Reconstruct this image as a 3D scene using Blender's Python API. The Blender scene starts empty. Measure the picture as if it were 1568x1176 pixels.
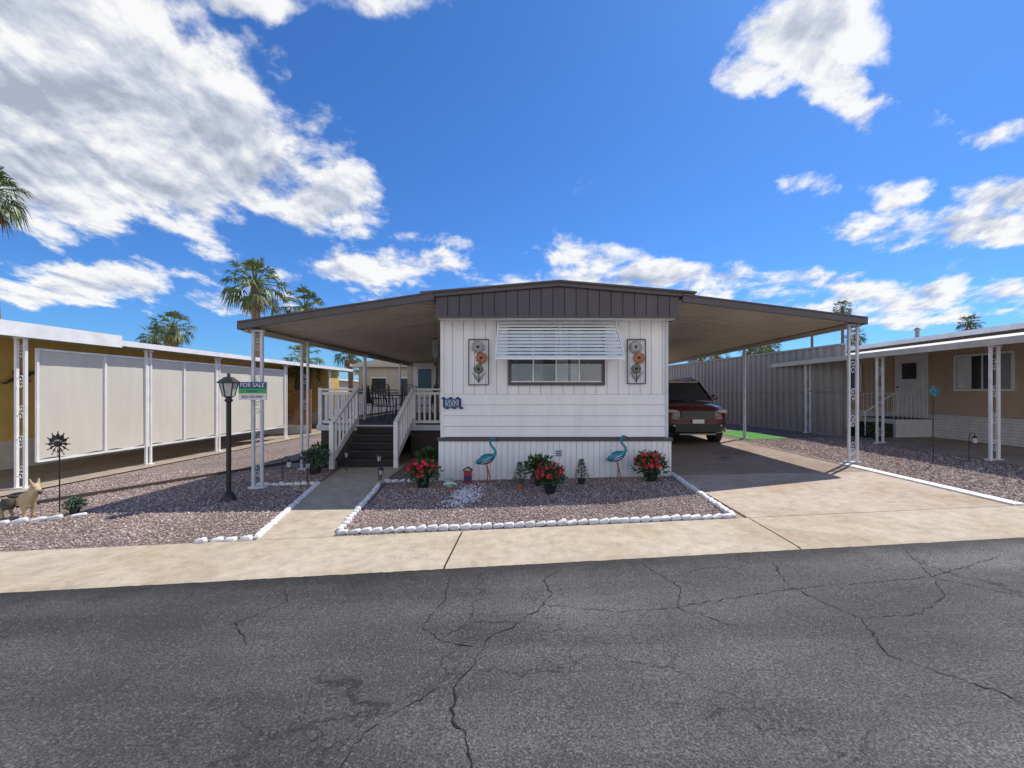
import bpy, math, random
from math import sin, cos, pi, radians, sqrt, atan2
from mathutils import Vector, Matrix, Euler
random.seed(7)
R = random.uniform
scene = bpy.context.scene
scene.view_settings.view_transform = 'Standard'
scene.view_settings.look = 'None'
scene.view_settings.exposure = 0

def gz(x): return 0.02*max(-12.0, min(14.0, x))

# ---------------------------------------------------------------- materials
def newmat(name):
    m = bpy.data.materials.new(name); m.use_nodes = True
    nt = m.node_tree
    return m, nt, nt.nodes['Principled BSDF']
def L(nt, a, b): nt.links.new(a, b)
def ramp(nt, src, stops):
    r = nt.nodes.new('ShaderNodeValToRGB')
    e = r.color_ramp.elements
    while len(e) < len(stops): e.new(0.5)
    for i, (p, c) in enumerate(stops):
        e[i].position = p
        e[i].color = (c[0], c[1], c[2], 1) if not isinstance(c, (int, float)) else (c, c, c, 1)
    L(nt, src, r.inputs[0]); return r.outputs[0]
def mixc(nt, fac, a, b, mode='MIX'):
    n = nt.nodes.new('ShaderNodeMix'); n.data_type = 'RGBA'; n.blend_type = mode
    if isinstance(fac, (int, float)): n.inputs[0].default_value = fac
    else: L(nt, fac, n.inputs[0])
    for s, i in ((a, 6), (b, 7)):
        if isinstance(s, (tuple, list)): n.inputs[i].default_value = (s[0], s[1], s[2], 1)
        else: L(nt, s, n.inputs[i])
    return n.outputs[2]
def coords(nt, scale=(1, 1, 1)):
    tc = nt.nodes.new('ShaderNodeTexCoord')
    mp = nt.nodes.new('ShaderNodeMapping'); mp.inputs['Scale'].default_value = scale
    L(nt, tc.outputs['Object'], mp.inputs[0]); return mp.outputs[0]
def noise(nt, vec, scale, detail=4, rough=0.55, dist=0.0):
    n = nt.nodes.new('ShaderNodeTexNoise')
    n.inputs['Scale'].default_value = scale; n.inputs['Detail'].default_value = detail
    n.inputs['Roughness'].default_value = rough; n.inputs['Distortion'].default_value = dist
    L(nt, vec, n.inputs['Vector']); return n.outputs[0]
def bump(nt, h, b, strength=0.3, dist=0.01):
    n = nt.nodes.new('ShaderNodeBump'); n.inputs['Strength'].default_value = strength
    n.inputs['Distance'].default_value = dist
    L(nt, h, n.inputs['Height']); L(nt, n.outputs[0], b.inputs['Normal'])
def mathn(nt, op, a, b2=None, clamp=False):
    n = nt.nodes.new('ShaderNodeMath'); n.operation = op; n.use_clamp = clamp
    for i, q in enumerate((a, b2)):
        if q is None: continue
        if isinstance(q, (int, float)): n.inputs[i].default_value = q
        else: L(nt, q, n.inputs[i])
    return n.outputs[0]

def M(name, col, rough=0.6, var=0.18, sc=3.0, metal=0.0, bmp=0.1, stretch=(1, 1, 1), island=0.0):
    m, nt, b = newmat(name)
    v = coords(nt, stretch)
    n1 = noise(nt, v, sc, 4, 0.65)
    lo = tuple(c*(1-var) for c in col); hi = tuple(min(1, c*(1+var*0.6)) for c in col)
    c = ramp(nt, n1, [(0.3, lo), (0.7, hi)])
    if island:
        g = nt.nodes.new('ShaderNodeNewGeometry')
        r = ramp(nt, g.outputs['Random Per Island'], [(0, 1-island), (1, 1+island*0.6)])
        c = mixc(nt, 1.0, c, r, 'MULTIPLY')
    L(nt, c, b.inputs['Base Color'])
    b.inputs['Roughness'].default_value = rough; b.inputs['Metallic'].default_value = metal
    if bmp > .15: bump(nt, noise(nt, v, sc*25, 2), b, bmp, 0.004)
    return m

# white painted siding with faint rain streaks and dust near the ground
def siding(name, col):
    m, nt, b = newmat(name); v = coords(nt, (1, 1, .12)); v2 = coords(nt)
    c = ramp(nt, noise(nt, v, 5, 4, .65), [(.3, tuple(x*.92 for x in col)), (.6, col)])
    c = mixc(nt, 1, c, ramp(nt, noise(nt, v2, .9, 3), [(.3, .94), (.65, 1.0)]), 'MULTIPLY')
    sx = nt.nodes.new('ShaderNodeSeparateXYZ'); L(nt, v2, sx.inputs[0])
    d = mathn(nt, 'MULTIPLY', mathn(nt, 'SUBTRACT', .30, sx.outputs[2], True), noise(nt, v2, 6, 4))
    c = mixc(nt, mathn(nt, 'MULTIPLY', d, 1.5, True), c, (.42, .34, .27))
    L(nt, c, b.inputs['Base Color']); b.inputs['Roughness'].default_value = .5
    return m
white_siding = siding('white_siding', (.89, .89, .90))
white_skirt = siding('white_skirt', (.88, .89, .91))
seam = M('siding_seam', (.56, .57, .62), .7, .2, 5)  # greyer lap and groove faces: gap shade and dirt put into the colour
seam_dark = M('fascia_seam', (.03, .027, .03), .7, .2, 5)  # fascia grooves likewise darkened, shade put into the colour
white_paint = M('white_paint', (.82, .82, .82), .5, .13, 4)
dark_trim = M('dark_trim', (.088, .078, .088), .5, .2, 3, stretch=(1, 1, .3))
roof_edge = M('roof_edge', (.10, .088, .09), .5, .15, 3)
soffit = M('soffit_metal', (.54, .48, .41), .5, .16, 1.2)
roof_white = M('roof_coating', (.62, .61, .6), .7, .2, .8)
post_grey = M('post_paint', (.60, .63, .69), .5, .15, 5)
black_metal = M('black_metal', (.02, .02, .022), .45, .3, 8)
glass_dark = M('window_glass', (.05, .06, .075), .06, .25, .8)
curtain = M('curtain', (.76, .78, .80), .8, .15, 6)
deck_brown = M('deck_brown', (.040, .029, .029), .6, .25, 5, stretch=(.3, 3, 3))
lattice_brown = M('lattice_brown', (.30, .13, .06), .7, .3, 5)
cream, nt, b = newmat('cream_screen'); v = coords(nt)
c = ramp(nt, noise(nt, v, .7, 4), [(.3, (.72, .69, .60)), (.7, (.80, .77, .69))])
c = mixc(nt, 1, c, ramp(nt, noise(nt, coords(nt, (1, 1, .1)), 7, 3), [(.3, .93), (.7, 1.0)]), 'MULTIPLY')
L(nt, c, b.inputs['Base Color']); b.inputs['Roughness'].default_value = .85
tl = nt.nodes.new('ShaderNodeBsdfTranslucent'); L(nt, c, tl.inputs[0]); mx = nt.nodes.new('ShaderNodeMixShader'); mx.inputs[0].default_value = .2
L(nt, b.outputs[0], mx.inputs[1]); L(nt, tl.outputs[0], mx.inputs[2]); L(nt, mx.outputs[0], nt.nodes['Material Output'].inputs['Surface'])
yellow = M('yellow_stucco', (.72, .52, .17), .8, .12, 2, bmp=.2)
tan = M('tan_siding', (.55, .41, .30), .7, .08, 1.5, stretch=(1, 1, .4))
beige = M('beige_siding', (.52, .46, .36), .7, .1, 1.5)
stone_white = M('painted_stone', (.78, .78, .79), .75, .28, 14, bmp=.5)
green_leaf = M('green_leaf', (.055, .12, .03), .5, .3, 12, island=.55)
blue_leaf = M('blue_green_leaf', (.08, .14, .09), .5, .3, 12, island=.5)
red_petal = M('red_petal', (.62, .012, .045), .5, .2, 12, island=.5)
pot_dark = M('pot_dark', (.03, .032, .036), .45, .3, 9)
terracotta = M('terracotta', (.35, .13, .07), .8, .2, 9)
palm_green = M('palm_green', (.12, .17, .045), .5, .3, 2, island=.55)
palm_dead = M('palm_dead', (.30, .20, .10), .8, .3, 2, island=.4)
palm_trunk = M('palm_trunk', (.20, .14, .10), .9, .35, 6, bmp=.6, stretch=(1, 1, 4))
tyre = M('tyre', (.018, .018, .018), .85, .2, 8)
wheel_metal = M('wheel_metal', (.35, .35, .36), .3, .1, 8, metal=.9)
lamp_glass = M('lamp_glass', (.55, .56, .55), .15, .1, 5)
turf = M('turf_green', (.06, .24, .03), .9, .3, 12, bmp=.6)
teal = M('teal_paint', (.02, .24, .33), .35, .5, 14, metal=.2)
orange = M('orange_metal', (.42, .16, .08), .4, .35, 14, metal=.4)
silver = M('grey_metal', (.30, .31, .31), .35, .25, 14, metal=.5)
fence_metal = M('fence_metal', (.36, .325, .30), .55, .14, 1.2, stretch=(1, 1, .25))
blue_plate = M('blue_plate', (.02, .05, .20), .35, .3, 9)
plate_pale = M('plate_pale', (.45, .60, .80), .4, .5, 16)
navy = M('sign_navy', (.03, .08, .22), .45, .1, 9)
sign_green = M('sign_green', (.05, .42, .10), .45, .1, 9)
sign_white = M('sign_white', (.80, .80, .78), .5, .05, 9)
brick_white = M('painted_brick', (.74, .72, .70), .8, .15, 6, bmp=.4)
tan_fur = M('statue_cream', (.55, .42, .25), .7, .25, 12, bmp=.3)
statue_dark = M('statue_brown', (.07, .06, .05), .7, .4, 10, bmp=.3)
rose_stone = M('rose_stone', (.48, .29, .26), .8, .3, 8, bmp=.5)
globe_mat = M('globe_green', (.28, .38, .34), .3, .5, 9)
ornament_red = M('ornament_red', (.35, .03, .05), .5, .5, 25)
riser = M('riser_dark', (.020, .015, .016), .6)
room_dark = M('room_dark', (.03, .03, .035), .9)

def paint(name, lo, hi):
    m, nt, b = newmat(name); v = coords(nt); n = noise(nt, v, 2, 3)
    L(nt, ramp(nt, n, [(.3, lo), (.7, hi)]), b.inputs['Base Color'])
    b.inputs['Roughness'].default_value = .18; b.inputs['Metallic'].default_value = .0
    b.inputs['Coat Weight'].default_value = 1; b.inputs['Coat Roughness'].default_value = .02; return m
car_paint = paint('car_paint', (.060, .0015, .003), (.095, .002, .004))
car_black = paint('car_black', (.006, .006, .007), (.010, .009, .010))

# asphalt
asphalt, nt, b = newmat('asphalt')
v = coords(nt)
big = noise(nt, v, .4, 4, .6, .4)
vs = coords(nt, (.22, 1.5, 1)); streak = noise(nt, vs, 1.0, 4, .65, .3)
sxa = nt.nodes.new('ShaderNodeSeparateXYZ'); L(nt, v, sxa.inputs[0])
c = ramp(nt, big, [(.3, (.046, .045, .045)), (.52, (.064, .063, .062)), (.75, (.098, .095, .091))])
c = mixc(nt, 1, c, ramp(nt, streak, [(.35, .66), (.65, 1.36)]), 'MULTIPLY')
gr = mathn(nt, 'ADD', mathn(nt, 'MULTIPLY', sxa.outputs[0], .09), mathn(nt, 'MULTIPLY', big, .8))
c = mixc(nt, 1, c, ramp(nt, gr, [(.1, .76), (.75, 1.55)]), 'MULTIPLY')
fine = noise(nt, v, 85, 3, .8)
c = mixc(nt, 1, c, ramp(nt, fine, [(.32, .20), (.5, 1.0), (.70, 2.6)]), 'MULTIPLY')
vo = nt.nodes.new('ShaderNodeTexVoronoi'); vo.inputs['Scale'].default_value = 95; L(nt, v, vo.inputs['Vector'])
wn = nt.nodes.new('ShaderNodeSeparateColor'); L(nt, vo.outputs['Color'], wn.inputs[0])
c = mixc(nt, ramp(nt, wn.outputs[0], [(.92, 0), (.97, .38)]), c, (.27, .25, .22))
ed = mathn(nt, 'SUBTRACT', mathn(nt, 'ADD', mathn(nt, 'MULTIPLY', sxa.outputs[0], .085), 3.9), sxa.outputs[1])
ed = mathn(nt, 'ADD', ed, mathn(nt, 'MULTIPLY', noise(nt, v, 3, 4, .7), .5))
c = mixc(nt, 1, c, ramp(nt, ed, [(.28, .42), (.52, 1.0)]), 'MULTIPLY')
nd = nt.nodes.new('ShaderNodeTexNoise'); nd.inputs['Scale'].default_value = 2.2; nd.inputs['Detail'].default_value = 7
nd.inputs['Roughness'].default_value = .65
L(nt, v, nd.inputs['Vector'])
va = nt.nodes.new('ShaderNodeVectorMath'); va.operation = 'MULTIPLY_ADD'
L(nt, nd.outputs['Color'], va.inputs[0]); va.inputs[1].default_value = (.7, .7, 0); L(nt, v, va.inputs[2])
for sc_, w_, lo_, hi_ in ((.62, .0055, .42, .50), (2.8, .014, .50, .58)):
    vc = nt.nodes.new('ShaderNodeTexVoronoi'); vc.feature = 'DISTANCE_TO_EDGE'; vc.inputs['Scale'].default_value = sc_
    L(nt, va.outputs[0], vc.inputs['Vector'])
    cr = ramp(nt, vc.outputs['Distance'], [(0, 1), (w_, 0)])
    mk = ramp(nt, noise(nt, v, .55, 2), [(lo_, 0), (hi_, .9)])
    cm = mixc(nt, 1, cr, mk, 'MULTIPLY')
    c = mixc(nt, cm, c, (.010, .010, .010))
L(nt, c, b.inputs['Base Color']); b.inputs['Roughness'].default_value = .82
bump(nt, fine, b, .9, .014)
crack_mat = M('crack_dark', (.011, .011, .011), .95, .2, 8)

def concrete(name, base, warm, lo=.28):
    m, nt, b = newmat(name); v = coords(nt)
    c = ramp(nt, noise(nt, v, .8, 5, .65, .5), [(lo, warm), (.52, base), (.75, tuple(x*1.12 for x in base))])
    c = mixc(nt, 1, c, ramp(nt, noise(nt, v, 7, 5, .7), [(.3, .74), (.6, 1.05)]), 'MULTIPLY')
    c = mixc(nt, 1, c, ramp(nt, noise(nt, v, 130, 2, .6), [(.3, .80), (.65, 1.12)]), 'MULTIPLY')
    L(nt, c, b.inputs['Base Color']); b.inputs['Roughness'].default_value = .85
    bump(nt, noise(nt, v, 60, 3), b, .25, .006); return m
conc = concrete('concrete', (.48, .41, .31), (.39, .30, .20))
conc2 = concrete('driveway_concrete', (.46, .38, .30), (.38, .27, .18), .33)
conc_shaded = concrete('carport_shade_concrete', (.30, .235, .19), (.22, .155, .11), .33)  # darker driveway concrete: carport shadow deepened in the slab colour
conc3 = concrete('patio_concrete', (.36, .30, .24), (.27, .21, .155))

gravel, nt, b = newmat('gravel'); v = coords(nt)
vo = nt.nodes.new('ShaderNodeTexVoronoi'); vo.inputs['Scale'].default_value = 42; L(nt, v, vo.inputs['Vector'])
sp = nt.nodes.new('ShaderNodeSeparateColor'); L(nt, vo.outputs['Color'], sp.inputs[0])
GR = [(0, (.20, .138, .125)), (.3, (.33, .24, .22)), (.6, (.42, .32, .29)), (.85, (.50, .41, .375)), (1, (.68, .62, .57))]
c = ramp(nt, sp.outputs[0], GR)
c = mixc(nt, 1, c, ramp(nt, vo.outputs['Distance'], [(.2, 1.0), (.75, .25)]), 'MULTIPLY')
c = mixc(nt, 1, c, ramp(nt, noise(nt, v, 1.1, 4), [(.3, .8), (.7, 1.12)]), 'MULTIPLY')
L(nt, c, b.inputs['Base Color']); b.inputs['Roughness'].default_value = .9
bump(nt, mathn(nt, 'SUBTRACT', 1.0, vo.outputs['Distance']), b, .9, .02)
pebble, nt, b = newmat('pebble')
g = nt.nodes.new('ShaderNodeNewGeometry')
c = ramp(nt, g.outputs['Random Per Island'], GR)
v = coords(nt); c = mixc(nt, 1, c, ramp(nt, noise(nt, v, 1.1, 3), [(.3, .82), (.7, 1.15)]), 'MULTIPLY')
L(nt, c, b.inputs['Base Color']); b.inputs['Roughness'].default_value = .85
dirt = M('desert_dirt', (.34, .26, .20), .95, .25, .3, bmp=.4)

# ---------------------------------------------------------------- mesh builder
class MB:
    def __init__(s): s.v = []; s.f = []; s.m = []; s.sm = []; s.mats = []
    def mi(s, mat):
        if mat not in s.mats: s.mats.append(mat)
        return s.mats.index(mat)
    def add(s, vs, fs, mat, smooth=False):
        o = len(s.v); i = s.mi(mat)
        s.v.extend([tuple(p) for p in vs])
        for f in fs:
            s.f.append(tuple(o+k for k in f)); s.m.append(i); s.sm.append(smooth)
    def box(s, x0, x1, y0, y1, z0, z1, mat):
        s.add([(x0,y0,z0),(x1,y0,z0),(x1,y1,z0),(x0,y1,z0),(x0,y0,z1),(x1,y0,z1),(x1,y1,z1),(x0,y1,z1)],
              [(0,3,2,1),(4,5,6,7),(0,1,5,4),(1,2,6,5),(2,3,7,6),(3,0,4,7)], mat)
    def beam(s, a, b, w, h, mat, up=(0,0,1)):
        a = Vector(a); b = Vector(b); d = (b-a).normalized(); up = Vector(up)
        sd = d.cross(up)
        if sd.length < 1e-4: sd = Vector((1,0,0))
        sd.normalize(); u = sd.cross(d).normalized()
        sd = sd*w/2; u = u*h/2
        vs = [a-sd-u, a+sd-u, a+sd+u, a-sd+u, b-sd-u, b+sd-u, b+sd+u, b-sd+u]
        s.add(vs, [(0,1,2,3),(7,6,5,4),(0,4,5,1),(1,5,6,2),(2,6,7,3),(3,7,4,0)], mat)
    def tube(s, pts, rad, mat, seg=8, cap=True, smooth=True, flat=1.0):
        pts = [Vector(p) for p in pts]
        if isinstance(rad, (int, float)): rad = [rad]*len(pts)
        vs = []; fs = []
        prev = None
        for i, p in enumerate(pts):
            d = (pts[min(i+1, len(pts)-1)] - pts[max(i-1, 0)])
            d = d.normalized() if d.length > 1e-9 else Vector((0,0,1))
            if prev is None:
                a = Vector((1,0,0)) if abs(d.x) < .9 else Vector((0,1,0))
            else: a = prev
            a = (a - d*a.dot(d)).normalized(); bb = d.cross(a); prev = a
            for k in range(seg):
                t = 2*pi*k/seg
                vs.append(p + (a*cos(t) + bb*sin(t)*flat)*rad[i])
        for i in range(len(pts)-1):
            for k in range(seg):
                k2 = (k+1) % seg
                fs.append((i*seg+k, i*seg+k2, (i+1)*seg+k2, (i+1)*seg+k))
        s.add(vs, fs, mat, smooth)
        if cap:
            s.add(vs[:seg][::-1], [tuple(range(seg))], mat)
            s.add(vs[-seg:], [tuple(range(seg))], mat)
    def ell(s, c, r, mat, rot=None, seg=14, rings=9):
        vs = []; fs = []
        if isinstance(r, (int, float)): r = (r, r, r)
        rm = rot.to_matrix() if rot else Matrix.Identity(3)
        for i in range(rings+1):
            ph = pi*i/rings
            for k in range(seg):
                t = 2*pi*k/seg
                vs.append(Vector(c) + rm @ Vector((r[0]*sin(ph)*cos(t), r[1]*sin(ph)*sin(t), r[2]*cos(ph))))
        for i in range(rings):
            for k in range(seg):
                k2 = (k+1) % seg
                fs.append((i*seg+k, (i+1)*seg+k, (i+1)*seg+k2, i*seg+k2))
        s.add(vs, fs, mat, True)
    def leaves(s, c, r, n, size, mat, aspect=.5, shell=.35):
        c = Vector(c)
        for _ in range(n):
            d = Vector((random.gauss(0,1), random.gauss(0,1), random.gauss(0,1))).normalized()
            t = R(shell, 1)**.6
            p = c + Vector((d.x*r[0]*t, d.y*r[1]*t, d.z*r[2]*t))
            a = (d + Vector((R(-.8,.8), R(-.8,.8), R(-.5,.8)))).normalized()
            b = a.cross(Vector((R(-1,1), R(-1,1), R(-1,1)))).normalized()
            q = size*R(.6, 1.3); w = b*q*aspect
            s.add([p, p+a*q*.5+w*.5, p+a*q, p+a*q*.5-w*.5], [(0,1,2,3)], mat)
    def blossoms(s, c, r, n, size, mat):
        c = Vector(c)
        for _ in range(n):
            d = Vector((random.gauss(0,1), random.gauss(0,1)-.3, abs(random.gauss(0,1))*.9-.15)).normalized()
            p = c + Vector((d.x*r[0], d.y*r[1], d.z*r[2]))*R(.85, 1.15)
            a = (d+Vector((R(-.4,.4),R(-.4,.4),R(-.4,.4)))).normalized()
            u = a.orthogonal().normalized(); w = a.cross(u); q = size*R(.6, 1.2)
            vs = [p]; 
            for k in range(10):
                t = 2*pi*k/10; rr = q if k % 2 == 0 else q*.6
                vs.append(p + (u*cos(t)+w*sin(t))*rr + a*q*.35)
            s.add(vs, [(0, 1+k, 1+(k+1) % 10) for k in range(10)], mat)
    def obj(s, name, parent=None, loc=None, bevel=0, sub=0):
        me = bpy.data.meshes.new(name); me.from_pydata(s.v, [], s.f)
        for m in s.mats: me.materials.append(m)
        me.polygons.foreach_set('material_index', s.m); me.polygons.foreach_set('use_smooth', s.sm)
        me.update()
        o = bpy.data.objects.new(name, me); scene.collection.objects.link(o)
        if parent: 
            o.parent = parent; o.matrix_parent_inverse = Matrix.Translation(-Vector(parent.location))
        if loc: o.location = loc
        if bevel:
            md = o.modifiers.new('bevel', 'BEVEL'); md.width = bevel; md.segments = 2; md.limit_method = 'ANGLE'
        if sub:
            md = o.modifiers.new('sub', 'SUBSURF'); md.levels = sub; md.render_levels = sub
        return o
def empty(name, loc):
    e = bpy.data.objects.new(name, None); e.location = loc; e.empty_display_size = .2
    scene.collection.objects.link(e); return e
def text(body, size, loc, rot, mat, parent, name='lettering', ext=.002):
    cu = bpy.data.curves.new(name, 'FONT'); cu.body = body; cu.size = size; cu.extrude = ext
    cu.align_x = 'CENTER'; cu.align_y = 'CENTER'
    o = bpy.data.objects.new(name, cu); cu.materials.append(mat)
    scene.collection.objects.link(o); o.rotation_euler = rot
    o.parent = parent; o.location = Vector(loc)-Vector(parent.location); return o

def sheet(name, poly, dz, mat, thick=0):
    mb = MB(); n = len(poly)
    vs = [(x, y, gz(x)+dz) for x, y in poly]
    mb.add(vs, [tuple(range(n))], mat)
    if thick:
        lo = [(x, y, gz(x)+dz-thick) for x, y in poly]
        mb.add(vs+lo, [(i, n+i, n+(i+1) % n, (i+1) % n) for i in range(n)], mat)
    return mb.obj(name)
def fw(x): return 3.90+.085*x
def bk(x): return 4.93+.080*x

# ---------------------------------------------------------------- ground
mb = MB(); XS = [-600, -12, 14, 600]; YS = [-300, 900]
vs = [(x, y, gz(x)) for y in YS for x in XS]
mb.add(vs, [(i, i+1, i+5, i+4) for i in range(3)], dirt); mb.obj('ground')
mb = MB()
XS = [-120, -12]; x = -11.9
while x < 13.9: XS.append(x); x += .07
XS += [14, 120]; n = len(XS)
edge = [fw(x)+.012+(R(-.006,.022) if -12 < x < 14 else 0) for x in XS]
vs = [(x, -5.5+.085*x, gz(x)+.004) for x in XS] + [(x, fw(x)-.15, gz(x)+.004) for x in XS] + [(x, e_, gz(x)+.012) for x, e_ in zip(XS, edge)]
mb.add(vs, [(i, i+1, n+i+1, n+i) for i in range(n-1)]+[(n+i, n+i+1, 2*n+i+1, 2*n+i) for i in range(n-1)], asphalt); mb.obj('road')
def slab_strip(x0, x1, f0, f1, mat, dz=.022):
    mb = MB(); xs = [x0]+[q for q in (-12, 14) if x0 < q < x1]+[x1]; n = len(xs)
    top = [(x, f0(x), gz(x)+dz-.014) for x in xs]; t2 = [(x, f0(x)+.06, gz(x)+dz) for x in xs]
    t3 = [(x, f1(x), gz(x)+dz) for x in xs]; lo = [(x, f0(x)-.005, gz(x)-.02) for x in xs]
    for A, B in ((lo, top), (top, t2), (t2, t3)):
        mb.add(A+B, [(i, i+1, n+i+1, n+i) for i in range(n-1)], mat)
    return mb
joints = [-40, -9.3, -6.2, -.80, 2.62, 6.2, 9.3, 40]
mb = MB()
for a, b_ in zip(joints[:-1], joints[1:]):
    q = slab_strip(a+.008, b_-.008, fw, bk, conc); mb.add(q.v, q.f, conc)
mb.obj('pavement')
mb = MB(); vs = [(x, y, gz(x)+.006) for x, y in ((-12, fw(-12)+.06), (14, fw(14)+.06), (14, bk(14)-.02), (-12, bk(-12)-.02))]
mb.add(vs, [(0,1,2,3)], crack_mat); mb.obj('pavement_joint_filler')
q = slab_strip(-60, 60, lambda x: -6.6+.085*x, lambda x: -5.5+.085*x, conc); q.obj('pavement')
sheet('gravel_bed', [(-2.25, bk(-2.25)), (2.5, bk(2.5)), (2.6, 7.85), (-1.66, 7.85), (-1.66, 9.6), (-2.85, 9.6), (-2.7, 7.66)], .008, gravel)
sheet('gravel_bed', [(-8.9, bk(-8.9)), (-3.06, bk(-3.06)), (-3.83, 7.66), (-4.2, 9.4), (-5.3, 10.6), (-5.3, 30), (-8.9, 30)], .008, gravel)
sheet('gravel_bed', [(6.25, bk(6.25)), (13.9, bk(13.9)), (13.9, 7), (9.3, 8.0), (9.3, 30), (6.25, 30)], .008, gravel)
sheet('garden_path', [(-3.06, bk(-3.06)+.008), (-2.25, bk(-2.25)+.008), (-2.70, 7.66), (-2.85, 9.7), (-4.25, 9.7), (-3.83, 7.66)], .022, conc, .06)
mb = MB()
for y0, y1, mt in ((None, 7.75, conc2), (7.765, 12.4, conc_shaded), (12.415, 24, conc_shaded)):
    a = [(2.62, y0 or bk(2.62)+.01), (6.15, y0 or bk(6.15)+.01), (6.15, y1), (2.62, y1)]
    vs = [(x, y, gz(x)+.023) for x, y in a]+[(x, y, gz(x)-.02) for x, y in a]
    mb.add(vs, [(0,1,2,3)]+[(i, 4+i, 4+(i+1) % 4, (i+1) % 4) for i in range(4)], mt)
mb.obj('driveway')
mb = MB(); mb.add([(6.15,bk(6.15),gz(6.15)+.045),(6.32,bk(6.32),gz(6.32)+.045),(6.32,8.5,gz(6.3)+.045),(6.15,8.5,gz(6.15)+.045),
   (6.15,bk(6.15),0),(6.32,bk(6.32),0),(6.32,8.5,0),(6.15,8.5,0)], [(0,1,2,3),(0,4,5,1),(1,5,6,2),(3,2,6,7),(0,3,7,4)], stone_white)
mb.obj('driveway_kerb')
mb = MB(); vs = [(x, y, gz(x)+.03) for x, y in ((-30, bk(-12)-.9), (-12, bk(-12)+.01), (-8.9, bk(-8.9)+.01), (-8.9, 30), (-12, 30), (-30, 30))]
mb.add(vs, [(1,2,3,4),(0,1,4,5)], conc3); mb.obj('driveway')
sheet('patio', [(9.3, 8.0), (13.9, 7.0), (13.9, 18), (9.3, 18)], .03, conc3, .05)
sheet('artificial_turf', [(6.5, 13.0), (7.9, 13.0), (7.7, 15.6), (6.5, 15.6)], .02, turf, .02)
mb = MB()
stain = M('oil_stain', (.10, .085, .07), .6, .5, 6)
for (ox_, oy_, rr) in ((4.4, 9.6, .16), (4.55, 10.2, .09), (4.2, 9.3, .06), (5.1, 9.9, .05)):
    vs = [(ox_+rr*R(.6,1.2)*cos(k*pi/9), oy_+rr*R(.6,1.2)*sin(k*pi/9)) for k in range(18)]
    mb.add([(x, y, gz(x)+.027) for x, y in vs], [tuple(range(18))], stain)
mb.obj('oil_stains')

def inside(p, poly):
    x, y = p; c = False; n = len(poly)
    for i in range(n):
        x1, y1 = poly[i]; x2, y2 = poly[i-1]
        if (y1 > y) != (y2 > y) and x < (x2-x1)*(y-y1)/(y2-y1)+x1: c = not c
    return c
def pebbles(name, poly, n, s0, s1, mat, cl=None):
    mb = MB(); xs = [p[0] for p in poly]; ys = [p[1] for p in poly]; k = 0
    V = []; F = []
    while k < n:
        x = R(min(xs), max(xs)); y = R(min(ys), max(ys))
        if cl: x = random.gauss(cl[0], cl[2]); y = random.gauss(cl[1], cl[3])
        if not inside((x, y), poly): continue
        k += 1; s = R(s0, s1); a = R(0, pi); z = gz(x)+.008+s*.25
        ca, sa = cos(a), sin(a); o = len(V)
        for (dx, dy, dz) in ((1,0,0),(.3,.8,.1),(-.9,.1,0),(-.1,-.85,.05),(R(-.3,.3),R(-.3,.3),.75),(0,0,-.6)):
            dx *= s*R(.75,1.2); dy *= s*R(.6,1.1); V.append((x+dx*ca-dy*sa, y+dx*sa+dy*ca, z+dz*s))
        F += [(o,o+1,o+4),(o+1,o+2,o+4),(o+2,o+3,o+4),(o+3,o,o+4),(o+1,o,o+5),(o+2,o+1,o+5),(o+3,o+2,o+5),(o,o+3,o+5)]
    mb.v = V; mb.f = F; mb.m = [0]*len(F); mb.sm = [False]*len(F); mb.mats = [mat]
    return mb.obj(name)
bedF = [(-2.2, 4.85), (2.45, 5.22), (2.5, 7.75), (-2.6, 7.75)]
bedL = [(-8.8, bk(-8.8)+.05), (-3.12, 4.8), (-3.9, 7.7), (-4.3, 9.3), (-8.8, 9.3)]
bedR = [(6.4, bk(6.4)+.05), (10.5, bk(10.5)+.05), (9.2, 8.2), (9.2, 13), (6.4, 13)]
pebbles('gravel', bedF, 15000, .009, .019, pebble)
pebbles('gravel', bedL, 17000, .010, .021, pebble)
pebbles('gravel', bedR, 9000, .012, .026, pebble)
pebbles('white_pebbles', bedF, 460, .012, .026, stone_white, cl=(-1.03, 6.55, .13, .38))
pebbles('stray_stones', [(-9, 4.3), (-3, 4.0), (6, 4.6), (8, 5.4), (6, 5.3), (-3, 4.7)], 60, .005, .012, pebble)

mb = MB()
def crack(pts, w):
    P = []; w *= 1.25
    for (a, b2) in zip(pts[:-1], pts[1:]):
        n = max(2, int(sqrt((a[0]-b2[0])**2+(a[1]-b2[1])**2)/.035))
        for i in range(n):
            t = i/n; P.append((a[0]+(b2[0]-a[0])*t+R(-.014,.014), a[1]+(b2[1]-a[1])*t+R(-.014,.014)))
    vs = []
    for i, (x, y) in enumerate(P):
        j = min(i+1, len(P)-1); k = max(i-1, 0); dx = P[j][0]-P[k][0]; dy = P[j][1]-P[k][1]; l = sqrt(dx*dx+dy*dy)+1e-6
        ww = w*R(.2, 1.4)*min(1, (i+.3)/3, (len(P)-i)/4+.05); vs += [(x-dy/l*ww, y+dx/l*ww, gz(x)+.008), (x+dy/l*ww, y-dx/l*ww, gz(x)+.008)]
    mb.add(vs, [(2*i, 2*i+1, 2*i+3, 2*i+2) for i in range(len(P)-1)], crack_mat)
crack([(-.05,2.95),(-.30,2.75),(-.33,2.55),(-.42,2.3),(-.40,2.1),(-.30,1.95),(-.25,1.75),(-.27,1.2)], .0042)
crack([(-.33,2.65),(-.6,2.75),(-.75,2.9),(-.68,3.3),(-.72,3.8)], .0028)
crack([(-.42,2.35),(-.62,2.2),(-.8,2.0),(-.85,1.6),(-1.0,1.3)], .0026)
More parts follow.
